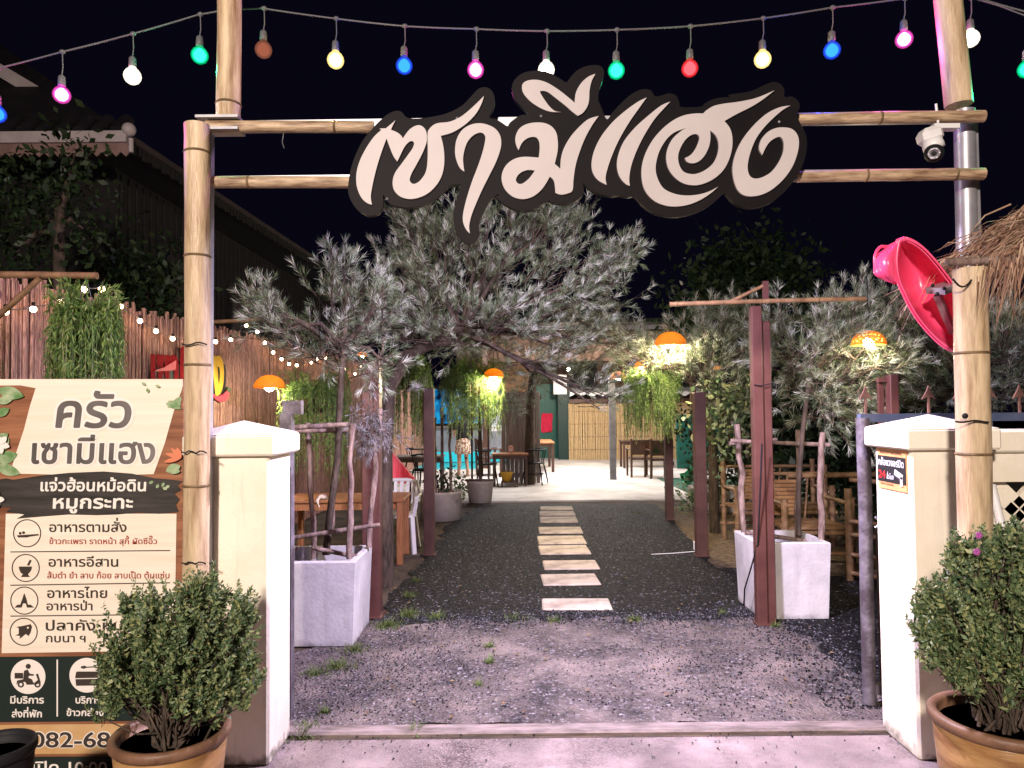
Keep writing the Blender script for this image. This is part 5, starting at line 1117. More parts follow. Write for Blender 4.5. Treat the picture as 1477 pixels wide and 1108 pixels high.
tc = N.new('ShaderNodeTexCoord'); n_ = N.new('ShaderNodeTexNoise'); n_.inputs['Scale'].default_value = 3.2; n_.inputs['Detail'].default_value = 5; nt.links.new(tc.outputs['Object'], n_.inputs[0])
r_ = N.new('ShaderNodeValToRGB'); e_ = r_.color_ramp.elements; e_[0].position = .36; e_[0].color = (.003, .01, .03, 1); e_[1].position = .70; e_[1].color = (.75, .85, 1, 1)
q = e_.new(.47); q.color = (.01, .16, .40, 1); q = e_.new(.58); q.color = (.02, .42, .80, 1)
nt.links.new(n_.outputs['Fac'], r_.inputs[0]); nt.links.new(r_.outputs[0], next(n for n in N if n.type == 'EMISSION').inputs[0])
t = thing('backlit_panel', 'bright blue backlit mural panel above the far left counter', 'sign', (X(630, 23.5), 23.5, 0))
obj('light_face', MB().box((X(630, 23.5), 23.5, 1.75), (4.2, .08, 1.1)), nt_m, t)
obj('frame', MB().box((X(630, 23.5), 23.55, 2.34), (4.4, .14, .08)).box((X(630, 23.5), 23.55, 1.16), (4.4, .14, .08)).box((X(630, 23.5) - 2.15, 23.55, .87), (.08, .14, 1.74)).box((X(630, 23.5) + 2.15, 23.55, .87), (.08, .14, 1.74)), 'black', t)
t = thing('shelf_rack', 'pale blue cloths and boxes on tall rack beside plank partition', 'rack', (X(712, 18), 18, 0))
obj('upright', MB().box((X(706, 18), 18, .95), (.04, .04, 1.9)), 'steel', t); obj('upright', MB().box((X(724, 18), 18, .95), (.04, .04, 1.9)), 'steel', t)
for z in (.5, 1.1, 1.7): obj('shelf', MB().box((X(715, 18), 18, z), (.36, .4, .03)), 'steel', t)
obj('pale_cloth', MB().box((X(715, 18), 17.85, 1.45), (.22, .03, .6), rot=Matrix.Rotation(.2, 3, 'Y')), mat('pale_blue_cloth', (.4, .48, .55), (.6, .66, .7), .8, 5), t)
obj('box', MB().box((X(716, 18), 17.9, 1.18), (.3, .2, .12)), 'white', t)

# ================================================================== FURNITURE
def table(c, lx, ly, h, rz, mtop, mleg, label, leg=.06, group=None, apron=True):
    t = thing('table', label, 'table', (0, 0, 0), group); ORG[t.name] = Vector((0, 0, 0)); top = MB(); n = max(3, int(ly / .11))
    for k in range(n): top.box((0, -ly / 2 + (k + .5) * ly / n, h - .016), (lx, ly / n - .008, .032), bev=.004)
    obj('top', top, mtop, t)
    if apron: obj('apron', MB().box((0, ly / 2 - .06, h - .075), (lx - .1, .02, .08)).box((0, -ly / 2 + .06, h - .075), (lx - .1, .02, .08)).box((lx / 2 - .06, 0, h - .075), (.02, ly - .14, .08)).box((-lx / 2 + .06, 0, h - .075), (.02, ly - .14, .08)), mleg, t)
    for sx in (-1, 1):
        for sy in (-1, 1): obj('leg', MB().box((sx * (lx / 2 - .05), sy * (ly / 2 - .05), (h - .034) / 2), (leg, leg, h - .034), bev=.004), mleg, t)
    t.location = c; t.rotation_euler = (0, 0, rz); ORG[t.name] = Vector(c); return t
def armchair(label, mname='darkwood', group=None):
    t = thing('armchair', label, 'chair', (0, 0, 0), group); w_, d_ = .52, .5
    obj('seat', MB().box((0, 0, .43), (w_ - .06, d_ - .02, .05), bev=.012), mname, t)
    obj('backrest', MB().box((0, d_ / 2 - .02, .70), (w_ - .1, .035, .36), rot=Matrix.Rotation(-.12, 3, 'X'), bev=.01), mname, t)
    for sx in (-1, 1):
        obj('leg', MB().box((sx * (w_ / 2 - .025), -d_ / 2 + .03, .32), (.045, .045, .64)), mname, t)
        obj('leg', MB().bar((sx * (w_ / 2 - .025), d_ / 2, 0), (sx * (w_ / 2 - .025), d_ / 2 + .03, .9), .045), mname, t)
        obj('armrest', MB().box((sx * (w_ / 2 - .025), -.01, .65), (.06, d_ + .02, .03), bev=.008), mname, t)
    return t
def bentchair(label, mname='black', group=None):
    t = thing('chair', label, 'chair', (0, 0, 0), group)
    obj('seat', MB().lathe((0, 0, .44), [(0, 0), (.21, 0), (.22, .015), (.21, .03), (0, .03)], 20), mname, t)
    for sx, sy in ((-1, -1), (1, -1), (-1, 1), (1, 1)): obj('leg', MB().tube([(sx * .15, sy * .15, .45), (sx * .19, sy * .2, .2), (sx * .22, sy * .23, 0)], [.018, .016, .014], 8), mname, t)
    pts = [(.24 * math.cos(a), .24 * math.sin(a), .74) for a in np.linspace(-.4, PI + .4, 14)]
    obj('arm_rail', MB().tube(pts, .017, 8), mname, t)
    for a in (.1, PI / 2 - .35, PI / 2 + .35, PI - .1): obj('spindle', MB().tube([(.18 * math.cos(a), .18 * math.sin(a), .46), (.24 * math.cos(a), .24 * math.sin(a), .74)], .011, 6), mname, t)
    obj('stretcher', MB().tube([(.19 * math.cos(a), .19 * math.sin(a), .22) for a in np.linspace(0, 2 * PI, 17)], .009, 6), mname, t)
    return t
def put(t, x, y, rz, z=0.0): t.location = (x, y, z); t.rotation_euler = (0, 0, rz); return t
# left foreground table
tl = G(578, 815); tbl = table((tl.x - .62, tl.y + .30, 0), 1.30, .68, .70, 0.03, 'wood', 'wood', 'orange brown slatted wooden table behind the left planter', .065)
# white plastic chair
p = P(570, 705, 8.6)
t = thing('plastic_chair', 'white moulded plastic armchair behind the left wooden table', 'chair', (p.x, 8.6, 0)); cx, cy = p.x, 8.6
obj('seat', MB().box((cx, cy, .42), (.44, .42, .03), bev=.012), 'white', t)
bk = [(cx - .27, cy - .1, .62), (cx - .27, cy + .18, .64), (cx - .22, cy + .26, .78), (cx - .1, cy + .29, .80), (cx + .1, cy + .29, .80), (cx + .22, cy + .26, .78), (cx + .27, cy + .18, .64), (cx + .27, cy - .1, .62)]
obj('back_rail', MB().tube(bk, .024, 8), 'white', t)
for k in range(6): obj('back_slat', MB().bar((cx - .17 + k * .068, cy + .2, .43), (cx - .19 + k * .076, cy + .285, .79), .04, .012), 'white', t)
for sx in (-1, 1):
    obj('leg', MB().bar((cx + sx * .22, cy - .18, .42), (cx + sx * .25, cy - .22, 0), .05, .03), 'white', t); obj('leg', MB().bar((cx + sx * .2, cy + .18, .42), (cx + sx * .24, cy + .26, 0), .05, .03), 'white', t)
    obj('arm_post', MB().bar((cx + sx * .24, cy - .17, .42), (cx + sx * .27, cy - .1, .62), .035, .02), 'white', t)
GR = 'dining furniture on the patio'
dk = table(tuple(G(736, 704) + Vector((0, .35, .03))), .78, .62, .68, 0, 'wood', 'darkwood', 'small square wooden table before the plank partition', .05)
bc = bentchair('black bentwood chair right of the small square table'); q = G(772, 702); put(bc, q.x, q.y + .2, -1.9, .03)
b2 = copy_tree(bc, None, (G(702, 704).x, G(702, 704).y + .25, .03), 1.6, 'black bentwood chair left of the small square table by the round pot')
b3 = copy_tree(bc, None, (G(590, 705).x, G(590, 705).y + 1.2, .03), 2.4, 'black bentwood chair left of the pale topped table'); b4 = copy_tree(bc, None, (G(600, 725).x, G(600, 725).y + 1.2, .03), .6, 'black bentwood chair in the dark behind the second left post')
ac = armchair('dark wood armchair nearest the far brown post on the right'); q = G(949, 691); put(ac, q.x, q.y, PI + .1, .03)
copy_tree(ac, None, (G(922, 689).x, G(922, 689).y, .03), PI + .05, 'dark wood armchair beside the slim grey lamp post')
copy_tree(ac, None, (G(705, 690).x, G(705, 690).y + .5, .03), 1.9, 'brown wooden armchair at the far left side of the small table')
table(tuple(G(935, 678) + Vector((0, .5, .03))), 1.3, .7, .74, 0, 'darkwood', 'darkwood', 'dark table behind the two armchairs on the right', .06)
table(tuple(G(785, 683) + Vector((-.1, .9, .03))), .75, 1.9, .76, 0, 'wood', 'darkwood', 'long brown table standing before the green wall', .07)
table(tuple(G(622, 716) + Vector((-.35, .6, .02))), 1.1, .7, .72, 0.05, 'greywood', 'darkwood', 'pale topped table behind the round ring planter', .05)
for px, hh, m_, lab in ((774, .30, 'white', 'white bottle on the long brown table near green wall'), (783, .22, 'fascia', 'pale jar on the long brown table')):
    q = G(px, 683) + Vector((-.1, .4, .795)); one('bottle', MB().lathe(q, [(0, 0), (.045, 0), (.045, hh * .6), (.02, hh * .8), (.02, hh), (0, hh)], 12), m_, lab, 'bottle')
q = P(739, 657, 15.3); tt = G(736, 704) + Vector((.02, .35, .71)); t = thing('napkin_holder', 'pink rounded napkin holder on the small square table', 'napkin holder', tt)
vv, ff = outlines([[(-.06, 0), (.06, 0), (.06, .1)] + [(.06 * math.cos(a), .1 + .06 * math.sin(a)) for a in np.linspace(.2, PI - .2, 8)] + [(-.06, .1)]], .09); obj('shell', MB().add([(tt.x + p_[0], tt.y - p_[2], tt.z + p_[1]) for p_ in vv], ff), mat('salmon_plastic', (.7, .4, .32), rough=.5), t); obj('napkins', MB().box((tt.x, tt.y - .047, tt.z + .07), (.07, .006, .05)), 'white', t)
q = G(731, 705) + Vector((0, .1, .14)); one('flower_pot', MB().lathe(q, [(0, 0), (.085, 0), (.13, .18), (.14, .185), (.14, .2), (.12, .2), (.08, .04), (0, .04)], 18), 'yellowpot', 'yellow plastic pot under the small square table', 'pot')
q = G(733, 705) + Vector((.03, .12, .03)); one('low_stand', MB().box(q + Vector((0, 0, .10)), (.36, .26, .02)).box(q + Vector((-.16, 0, .05)), (.03, .24, .1)).box(q + Vector((.16, 0, .05)), (.03, .24, .1)), 'darkwood', 'low dark stand beneath the yellow pot', 'stand')
# red folded parasol / cushion in the dark behind the left post
vv, ff = outlines([smooth([(0, .36), (.10, .38), (.34, .10), (.42, .0), (.33, -.05), (.12, -.02), (.0, .02)], 4)], .10); q = P(552, 692, 9.6)
t = thing('sun_lounger', 'bright red sling chair glimpsed behind the left maroon post', 'chair', (q.x + .2, 9.6, 0)); obj('sling', MB().add([(q.x + p_[0], 9.6 - p_[2], q.z + p_[1] + .0) for p_ in vv], ff), mat('red_sling', (.62, .01, .05), (.8, .12, .16), .6, 2, stretch=(9, 1, 1)), t)
for s in (-.05, .3): obj('leg', MB().bar((q.x + s + .05, 9.66, q.z + .05), (q.x + s + .05, 9.7, 0), .03), 'darkwood', t)

# round planters
def roundpot(px, py, wpx, hpx, label, plant=True, ring=False):
    g = G(px, py); D = g.y; R_ = wpx / 2 * D / F_PX; H = hpx * D / F_PX; c_ = Vector((g.x, D + R_ * .8, 0)); t = thing('round_planter', label, 'planter', c_)
    k = 1.0 if ring else .82
    obj('body', MB().lathe(c_, [(0, .01), (R_ * k, .01), (R_ * .97, H * .9), (R_ * 1.0, H * .92), (R_, H), (R_ * .92, H), (R_ * .88, H * .8), (0, H * .8)], 36), 'concrete2', t)
    obj('soil', MB().lathe(c_ + Vector((0, 0, H * .82)), [(R_ * .86, 0), (0, .02)], 24), 'soil', t)
    return t, c_, R_, H
t, c_, R_, H = roundpot(692, 727, 40, 32, 'round pale concrete pot with stakes left of small table')
for k in range(3): obj('stake', MB().box(c_ + Vector((R_ * .7 * math.cos(k * 2.1 + .5), R_ * .7 * math.sin(k * 2.1 + .5), H + .62)), (.035, .035, 1.35)), 'darkwood', t)
obj('stake_rail', MB().box(c_ + Vector((0, -R_ * .6, H + .02)), (R_ * 2.1, .04, .04)).box(c_ + Vector((0, -R_ * .5, H + 1.15)), (R_ * 2.3, .04, .04)), 'darkwood', t)
obj('tree_stem', knotty(c_ + Vector((0, 0, H * .8)), c_ + Vector((.02, 0, H + 1.9)), .03), 'bark', t)
t, c_, R_, H = roundpot(634, 753, 62, 42, 'low round concrete ring planter behind second left post', ring=True)
for k, (a, l_) in enumerate(((.4, 1.0), (1.6, 1.25), (2.8, .95), (4.2, 1.1))): obj('stake', knotty(c_ + Vector((R_ * .5 * math.cos(a), R_ * .5 * math.sin(a), H * .8)), c_ + Vector((R_ * .45 * math.cos(a), R_ * .45 * math.sin(a), H + l_)), .022), 'stake', t)
broadleaf('potted_plant', 'bushy green plant in the round ring planter', 'plant', [(c_ + Vector((.1, 0, H * .8)), .02), (c_ + Vector((.1, 0, H + .1)), .015)], [((c_.x, c_.y, H + .14), (.28, .2, .12))], [160], .07, m='dkleaf')
for px, py, lab in ((1030, 740, 'spiky low plant beside the pale kerb planter on right'), (1000, 738, 'low leafy plant in front of the green turf'), (662, 722, 'small green plant between the two round planters')):
    g = G(px, py); broadleaf('low_plant', lab, 'plant', [(Vector((g.x, g.y, 0)), .015), (Vector((g.x, g.y, .12)), .01)], [((g.x, g.y, .2), (.25, .2, .16))], [300], .08, m='shrub')
g = G(1045, 742); one('raised_bed', MB().box((g.x + .25, g.y + .6, .17), (1.1, 1.0, .34), bev=.015), 'concrete2', 'pale low concrete kerb bed near the green turf', 'planter bed')
g = G(1040, 720)
for k in range(1): broadleaf('agave_plant', 'spiky leaved plant rising from the pale kerb bed', 'plant', [(Vector((g.x + .1, g.y + .4, .3)), .03), (Vector((g.x + .1, g.y + .4, .5)), .02)], [((g.x + .1, g.y + .4, .6), (.35, .3, .22))], [260], .16, m='dkleaf')
# green slide, white chairs
g = G(985, 704); t = thing('toy_slide', 'green plastic toy slide standing on the green turf', 'slide', g)
sl = MB(); q = [(0, .0, .12), (.12, .0, .14), (.3, 0, .3), (.48, 0, .55), (.62, 0, .62)]
for a, b in zip(q, q[1:]):
    for s in (-.2, .2): sl.bar(g + Vector((a[0], s, a[2] + .08)), g + Vector((b[0], s, b[2] + .08)), .16, .03, roll=PI / 2)
    sl.bar(g + Vector(a), g + Vector(b), .03, .4, roll=PI / 2)
obj('chute', sl, 'green', t); obj('ladder', MB().bar(g + Vector((.66, -.18, 0)), g + Vector((.6, -.18, .72)), .05).bar(g + Vector((.66, .18, 0)), g + Vector((.6, .18, .72)), .05).bar(g + Vector((.63, -.18, .25)), g + Vector((.63, .18, .25)), .04).bar(g + Vector((.62, -.18, .48)), g + Vector((.62, .18, .48)), .04), 'green', t)
obj('foot', MB().box(g + Vector((.08, 0, .06)), (.1, .38, .12)), 'green', t)
q = G(988, 672); one('play_panel', MB().box((q.x, 19.2, .75), (1.1, .06, 1.4), bev=.01).box((q.x, 19.17, 1.35), (1.0, .05, .05)).box((q.x, 19.17, .25), (1.0, .05, .05)), 'teal', 'teal play panel behind the far brown post', 'panel')
q = P(1027, 640, 12.6); t = thing('wire_chair', 'white round backed wire chair behind the brown post', 'chair', (q.x, 12.6, 0))
obj('backrest', MB().tube([(q.x + .2 * math.cos(a), 12.8, .8 + .3 * math.sin(a)) for a in np.linspace(0, 2 * PI, 21)], .018, 6), 'white', t)
for k in range(5): obj('back_wire', MB().tube([(q.x - .14 + k * .07, 12.8, .55), (q.x - .14 + k * .07, 12.8, 1.05)], .006, 5), 'white', t)
obj('seat', MB().lathe((q.x, 12.6, .43), [(0, 0), (.22, 0), (.22, .03), (0, .03)], 18), 'white', t)
for sx, sy in ((-1, -1), (1, -1), (-1, 1), (1, 1)): obj('leg', MB().tube([(q.x + sx * .15, 12.6 + sy * .15, .43), (q.x + sx * .2, 12.6 + sy * .2, 0)], .014, 6), 'white', t)

# bamboo benches and railing on the right
def bb(name, a, b, r, t): return obj(name, MB().bamboo(a, b, r, step=.28, n=8), ['bark_cane', 'node'], t)
def bench(x0, x1, y, label, hb=.92, dp=.55):
    t = thing('bamboo_bench', label, 'bench', ((x0 + x1) / 2, y, 0))
    for x in (x0, x1):
        bb('post', (x, y, 0), (x, y, hb * .78), .035, t); bb('post', (x, y + dp, 0), (x, y + dp, hb * 1.08), .032, t); bb('arm', (x, y - .04, hb * .72), (x, y + dp + .04, hb * .72), .024, t)
    for z in (.2, .42, hb * .98): bb('rail', (x0 - .05, y + dp, z), (x1 + .05, y + dp, z), .02, t)
    bb('rail', (x0 - .05, y, .40), (x1 + .05, y, .40), .024, t); bb('rail', (x0 - .05, y, .2), (x1 + .05, y, .2), .018, t)
    s = MB()
    for k in range(12): s.tube([(x0, y + .02 + k * dp / 12, .445), (x1, y + .02 + k * dp / 12, .445)], .018, 6)
    obj('seat', s, 'bark_cane', t)
    n = int((x1 - x0) / .2)
    for k in range(1, n): bb('slat', (x0 + k * (x1 - x0) / n, y + dp, .46), (x0 + k * (x1 - x0) / n + .05, y + dp + .02, hb * .97), .012, t)
    s = MB(); w_ = min(.45, (x1 - x0) * .4)
    for k in range(9): s.box((x0 + w_ * .9, y + dp - .03, .52 + k * .042), (w_, .02, .034))
    obj('woven_panel', s, mat('woven_orange', (.22, .11, .04), (.34, .19, .08), .5, 10), t); return t
def gx_(px, D): return P(px, 700, D).x
bench(gx_(1063, 8.6), gx_(1200, 8.6), 8.6, 'bamboo bench with woven orange back behind the right planter')
bench(gx_(1131, 7.2), gx_(1224, 7.2) + .02, 7.2, 'bamboo settee with slanting back slats left of gate post', hb=.95, dp=.6)
t = thing('bamboo_railing', 'bamboo rack with stacked rungs behind the rusty gate post', 'rack', P(1235, 830, 7.0))
xr = gx_(1223, 6.9); xr2 = xr + .9
bb('post', (xr, 6.9, 0), (xr, 6.9, P(1223, 705, 6.9).z), .036, t); bb('post', (xr2, 6.3, 0), (xr2, 6.3, 1.0), .036, t)
for py in (700, 760, 779, 808, 835): z_ = P(1228, py, 6.85).z; bb('rung', (xr, 6.86, z_ + .05), (xr2 - .2, 6.1, z_ + .05), .022, t)
bb('rail', (gx_(1136, 7.0), 7.0, P(1200, 686, 7.0).z), (xr2 + .4, 7.0, P(1200, 686, 7.0).z), .026, t)

# ================================================================== THATCHED HUT AND PINK DISH
HDp = 3.06
t = thing('thatched_hut', 'straw thatched bamboo hut at the right edge behind the shrub', 'hut', (P(1402, 900, HDp).x, HDp, 0))
tp = P(1399, 388, HDp)
obj('post', MB().bamboo((P(1405, 900, HDp).x, HDp, 0), tp, .0655, step=.40, n=18), ['bamboo', 'node'], t)
obj('post', MB().bamboo((tp.x + 1.5, HDp, 0), tp + Vector((1.5, 0, 0)), .058, step=.4, n=14), ['bamboo', 'node'], t)
obj('beam', MB().bamboo(P(1366, 378, HDp - .05), P(1640, 372, HDp - .05), .017, step=.3, n=10), ['stake', 'node'], t)
obj('beam', MB().bamboo(P(1372, 384, HDp + .9), P(1640, 380, HDp + .9), .017, step=.3, n=10), ['stake', 'node'], t)
n = 3600; u = rng.uniform(0, 1, n); A0 = np.array(P(1700, 190, HDp + .45)); A1 = np.array(P(1428, 340, HDp + .2))
uu = u ** .9; s_ = A0 + (A1 - A0) * uu[:, None] + np.stack([rng.normal(size=n) * .02, rng.uniform(-.30, .6, n), rng.normal(size=n) * .025], 1)
s_[:, 2] -= np.abs(s_[:, 1] - HDp - .3) * .34
sgn = np.where(s_[:, 1] < HDp + .3, -1, 1)
dr = _unit(np.stack([-.62 + rng.normal(size=n) * .16, sgn * .12 + rng.normal(size=n) * .12, -.42 + rng.normal(size=n) * .16], 1)); ln = rng.uniform(.06, .30, n); wd = rng.uniform(.0015, .0042, n)
side = _unit(np.cross(dr, rng.normal(size=(n, 3)))) * wd[:, None]; m1 = s_ + dr * ln[:, None] * .55 ; e1 = s_ + dr * ln[:, None] * .9; e1[:, 2] -= ln * rng.uniform(.05, .42, n)
obj('thatch', MB().tris(np.stack([s_ - side, s_ + side, m1 + side * .8, m1 - side * .8], 1)).tris(np.stack([m1 - side * .8, m1 + side * .8, e1], 1)), 'straw', t)
n = 420; x_ = rng.uniform(0, 1, n); a0 = np.array(P(1425, 385, HDp - .12)); a1 = np.array(P(1640, 330, HDp - .2)); s_ = a0 + (a1 - a0) * x_[:, None] + rng.normal(size=(n, 3)) * np.array([.02, .05, .03])
dr = _unit(np.stack([-.25 + rng.normal(size=n) * .16, -.1 + rng.normal(size=n) * .1, -np.ones(n)], 1)); ln = rng.uniform(.10, .30, n); wd = rng.uniform(.002, .005, n); side = _unit(np.cross(dr, rng.normal(size=(n, 3)))) * wd[:, None]
obj('hanging_straw', MB().tris(np.stack([s_ - side, s_ + side, s_ + dr * ln[:, None]], 1)), 'straw', t)
obj('straw_back', MB().add([tuple(A0 + np.array([0, -.3, -.2])), tuple(A1 + np.array([.12, -.2, -.16])), tuple(A1 + np.array([.10, .0, -.03])), tuple(A0 + np.array([0, 0, -.03])), tuple(A1 + np.array([.10, .5, -.22])), tuple(A0 + np.array([0, .7, -.30]))], [(0, 1, 2, 3), (3, 2, 4, 5)]), mat('old_straw', (.12, .06, .035), (.25, .14, .08), .9, 20, stretch=(1, 6, 6)), t)
obj('tie', MB().tube([P(1378 + k * 6, 608 + 1.2 * math.sin(k), HDp - .072) for k in range(9)], .004, 6).ball(P(1392, 600, HDp - .076), .012, 8, 6), 'black', t)

# pink dish: concave shell seen from its open side
q = lambda x, y: (1240 + x / 5.038, 290 + y / 5.038)
PDp = 3.42
rim = smooth([q(285, 300), q(305, 282), q(345, 275), q(420, 308), q(500, 375), q(590, 480), q(690, 620), q(760, 780), q(775, 940), q(740, 1050), q(690, 1078), q(640, 1062), q(560, 1000), q(460, 890), q(385, 780), q(325, 660), q(285, 560), q(268, 430)], 4)
cen = Vector((sum(a[0] for a in rim) / len(rim), sum(a[1] for a in rim) / len(rim))); mb = MB(); n = len(rim)
rings = [(1.04, -.005), (1.0, -.03), (.95, -.005), (.90, .05), (.78, .12), (.55, .16), (.28, .175)]
vs = []
for s, dz in rings:
    for a in rim: px, py = cen.x + (a[0] - cen.x) * s, cen.y + (a[1] - cen.y) * s; tilt = (a[0] - 1300) * .0016; vs.append(P(px, py, PDp + dz - tilt * .6))
cidx = len(vs); vs.append(P(cen.x, cen.y, PDp + .18 - (cen.x - 1300) * .001)); fs = []
for r_ in range(len(rings) - 1):
    for k in range(n): k2 = (k + 1) % n; fs.append((r_ * n + k, r_ * n + k2, (r_ + 1) * n + k2, (r_ + 1) * n + k))
for k in range(n): fs.append(((len(rings) - 1) * n + k, (len(rings) - 1) * n + (k + 1) % n, cidx))
mb.add(vs, fs, smooth=True)
o = len(vs); bv = [v_ + Vector((0, .022, 0)) for v_ in vs]; mb.add(bv, [tuple(reversed(f)) for f in fs], smooth=True); mb.add(vs[:n] + bv[:n], [(k, n + k, n + (k + 1) % n, (k + 1) % n) for k in range(n)], smooth=True)
t = thing('satellite_dish', 'pink plastic dish shell with lip bolted beside the bamboo post', 'dish', P(1372, 480, PDp))
obj('shell', mb, 'pink', t)
edge = [q(285, 292), q(272, 400), q(280, 500), q(288, 600)]; out = [q(210, 330), q(122, 400), q(120, 530), q(205, 572)]; mb = MB(); vs = []
E_ = smooth([e + (1,) if i in (0, 3) else e for i, e in enumerate(edge)] + [], 1)
for k in range(9):
    u = k / 8; i = min(2, int(u * 3)); f = u * 3 - i
    e = Vector(edge[i]).lerp(Vector(edge[i + 1]), f); w2 = Vector(out[i]).lerp(Vector(out[i + 1]), f)
    for j in range(6): g_ = j / 5; pt = e.lerp(w2, g_); bulge = -.05 * math.sin(u * PI) * math.sin(g_ * PI); vs.append(P(pt.x, pt.y, PDp - .005 + .07 * g_ ** 2 + bulge))
for k in range(8):
    for j in range(5): fs_ = (k * 6 + j, k * 6 + j + 1, k * 6 + j + 7, k * 6 + j + 6); mb.add([vs[i] for i in fs_], [(3, 2, 1, 0)], smooth=True); mb.add([vs[i] + Vector((0, .03, 0)) for i in fs_], [(0, 1, 2, 3)], smooth=True)
bm = bmesh.new(); m0 = bpy.data.meshes.new('w'); m0.from_pydata(mb.v, [], mb.f); bm.from_mesh(m0); bmesh.ops.remove_doubles(bm, verts=bm.verts, dist=1e-5); bm.verts.index_update()
mb2 = MB(); mb2.add([v_.co for v_ in bm.verts], [[v_.index for v_ in f.verts] for f in bm.faces], smooth=True); bm.free(); obj('lip', mb2, 'pink', t)
obj('lip_edge', MB().tube([P(o_[0], o_[1], PDp + .065 + .01) for o_ in smooth([(q(285, 292) + (1,)), q(210, 330), q(150, 335), q(112, 400), q(115, 500), q(130, 540), q(205, 574), (q(288, 602) + (1,))], 5)[:-5]], .008, 7), 'pink', t)
obj('arm', MB().bar(P(1349, 420, PDp - .08), P(1395, 405, PDp - .02), .10, .03, roll=.2).bar(P(1352, 425, PDp - .05), P(1375, 480, PDp + .02), .028, .028), 'steel', t)
for a, b in ((1345, 412), (1352, 424), (1362, 416)): obj('bolt', MB().ball(P(a, b, PDp - .13), .009, 8, 6), 'black', t)
obj('clamp', MB().tube([P(1374 + k * 4.6, 402 + 12 * math.sin(k * .5), 3.06 - .075) for k in range(7)], .004, 6), 'black', t)

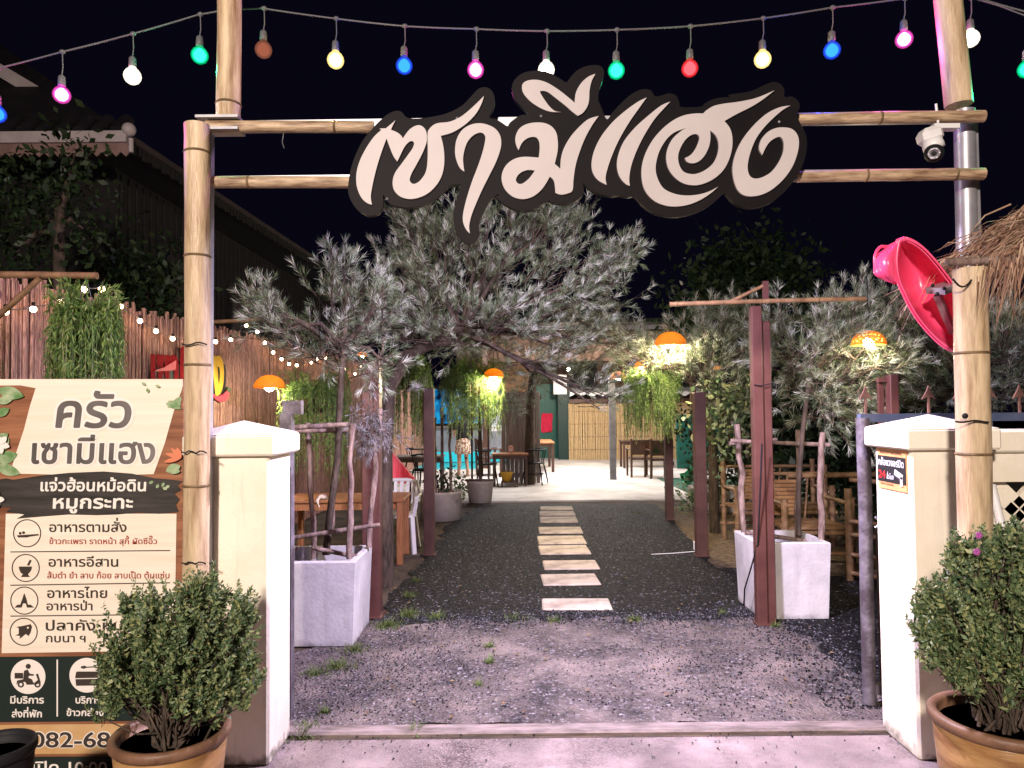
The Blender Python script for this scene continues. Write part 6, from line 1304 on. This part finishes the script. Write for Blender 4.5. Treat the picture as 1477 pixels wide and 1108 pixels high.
# ================================================================== PERSON (walking away, upper body behind the hanging fern)
def person(loc, rz, label):
    t = thing('person', label, 'person', (0, 0, 0)); ORG[t.name] = Vector((0, 0, 0))
    J = {'pel': (0, 0, .90, .115), 'bel': (0, .0, 1.02, .108), 'chest': (0, .0, 1.22, .125), 'nk0': (0, 0, 1.36, .07), 'nk': (0, -.01, 1.42, .045), 'hd': (0, -.015, 1.50, .078), 'hd2': (0, -.02, 1.57, .085), 'top': (0, -.01, 1.635, .05)}
    Ed = [('pel', 'bel'), ('bel', 'chest'), ('chest', 'nk0'), ('nk0', 'nk'), ('nk', 'hd'), ('hd', 'hd2'), ('hd2', 'top')]
    for s, n_, st in ((-1, 'l', .10), (1, 'r', -.08)):
        J.update({'hip' + n_: (s * .09, 0, .82, .088), 'kn' + n_: (s * .10, -st * .6 - .02, .46, .055), 'cf' + n_: (s * .10, -st * .3 + .02, .32, .05), 'an' + n_: (s * .10, st * .6 + .02, .09, .034), 'to' + n_: (s * .11, st * .6 - .13, .035, .034), 'he' + n_: (s * .10, st * .6 + .05, .035, .034)})
        Ed += [('pel', 'hip' + n_), ('hip' + n_, 'kn' + n_), ('kn' + n_, 'cf' + n_), ('cf' + n_, 'an' + n_), ('an' + n_, 'to' + n_), ('an' + n_, 'he' + n_)]
        J.update({'sh' + n_: (s * .17, 0, 1.33, .058), 'el' + n_: (s * .22, .03, 1.07, .042), 'wr' + n_: (s * .17, -.17, .99, .028), 'pa' + n_: (s * .15, -.24, .99, .03)})
        Ed += [('chest', 'sh' + n_), ('sh' + n_, 'el' + n_), ('el' + n_, 'wr' + n_), ('wr' + n_, 'pa' + n_)]
        for k, (dx, L_) in enumerate(((-.028, .06), (-.010, .075), (.010, .072), (.028, .058))):
            J[f'fa{n_}{k}'] = (s * .15 + dx, -.275, .985, .009); J[f'fb{n_}{k}'] = (s * .15 + dx, -.275 - L_ * .5, .965, .008); Ed += [('pa' + n_, f'fa{n_}{k}'), (f'fa{n_}{k}', f'fb{n_}{k}')]
        J['th' + n_] = (s * .15 - s * .045, -.245, 1.0, .010); J['tt' + n_] = (s * .15 - s * .055, -.28, .995, .008); Ed += [('wr' + n_, 'th' + n_), ('th' + n_, 'tt' + n_)]
    ks = list(J); me = bpy.data.meshes.new('body'); me.from_pydata([J[k][:3] for k in ks], [(ks.index(a), ks.index(b)) for a, b in Ed], [])
    o = bpy.data.objects.new('tmp_body', me); COL.objects.link(o); md = o.modifiers.new('s', 'SKIN'); sv = me.skin_vertices[0].data
    for i, k in enumerate(ks): sv[i].radius = (J[k][3], J[k][3] * (.75 if k in ('bel', 'chest', 'pel') else 1)); 
    sv[0].use_root = True; o.modifiers.new('d', 'SUBSURF').levels = 1; bpy.context.view_layer.update()
    m2 = bpy.data.meshes.new_from_object(o.evaluated_get(bpy.context.evaluated_depsgraph_get())); b = MB().add([v_.co for v_ in m2.vertices], [list(f.vertices) for f in m2.polygons], smooth=True); bpy.data.objects.remove(o)
    obj('body', b, 'skin', t)
    obj('hair', MB().ball((0, .012, 1.575), .105, 16, 10, sc=(.92, 1, 1.05)).tube([(0, .07, 1.56), (0, .10, 1.45), (0, .09, 1.30)], [.06, .05, .015], 8), 'hair', t)
    sh = MB().lathe((0, 0, 0), [(.165, .88), (.16, 1.0), (.165, 1.15), (.175, 1.28), (.13, 1.365), (.06, 1.395)], 20); sh.v = [(x, y * .78, z) for x, y, z in sh.v]
    for s in (-1, 1): sh.tube([(s * .13, 0, 1.33), (s * .19, .01, 1.27), (s * .215, .02, 1.13)], [.07, .07, .062], 10)
    obj('shirt', sh, 'shirt', t)
    sk = MB().lathe((0, 0, 0), [(.15, .96), (.17, .85), (.19, .70), (.205, .56), (.20, .555), (.16, .9)], 20); sk.v = [(x, y * .82, z) for x, y, z in sk.v]; obj('skirt', sk, 'skirt', t)
    fc = MB().ball((-.03, -.100, 1.575), .011, 8, 6).ball((.03, -.100, 1.575), .011, 8, 6); obj('eyes', fc, 'hair', t); obj('nose', MB().ball((0, -.112, 1.545), .014, 8, 6, sc=(.8, 1, 1.3)), 'skin', t); obj('mouth', MB().ball((0, -.100, 1.515), .018, 8, 6, sc=(1.2, .5, .4)), mat('lip_colour', (.35, .1, .09)), t)
    for s in (-1, 1): obj('ear', MB().ball((s * .088, -.01, 1.56), .024, 8, 6, sc=(.4, .8, 1.2)), 'skin', t)
    t.location = loc; t.rotation_euler = (0, 0, rz); return t
g = G(668, 690); person((g.x, g.y, .03), PI + .3, 'person in a black top and patterned skirt behind hanging fern')
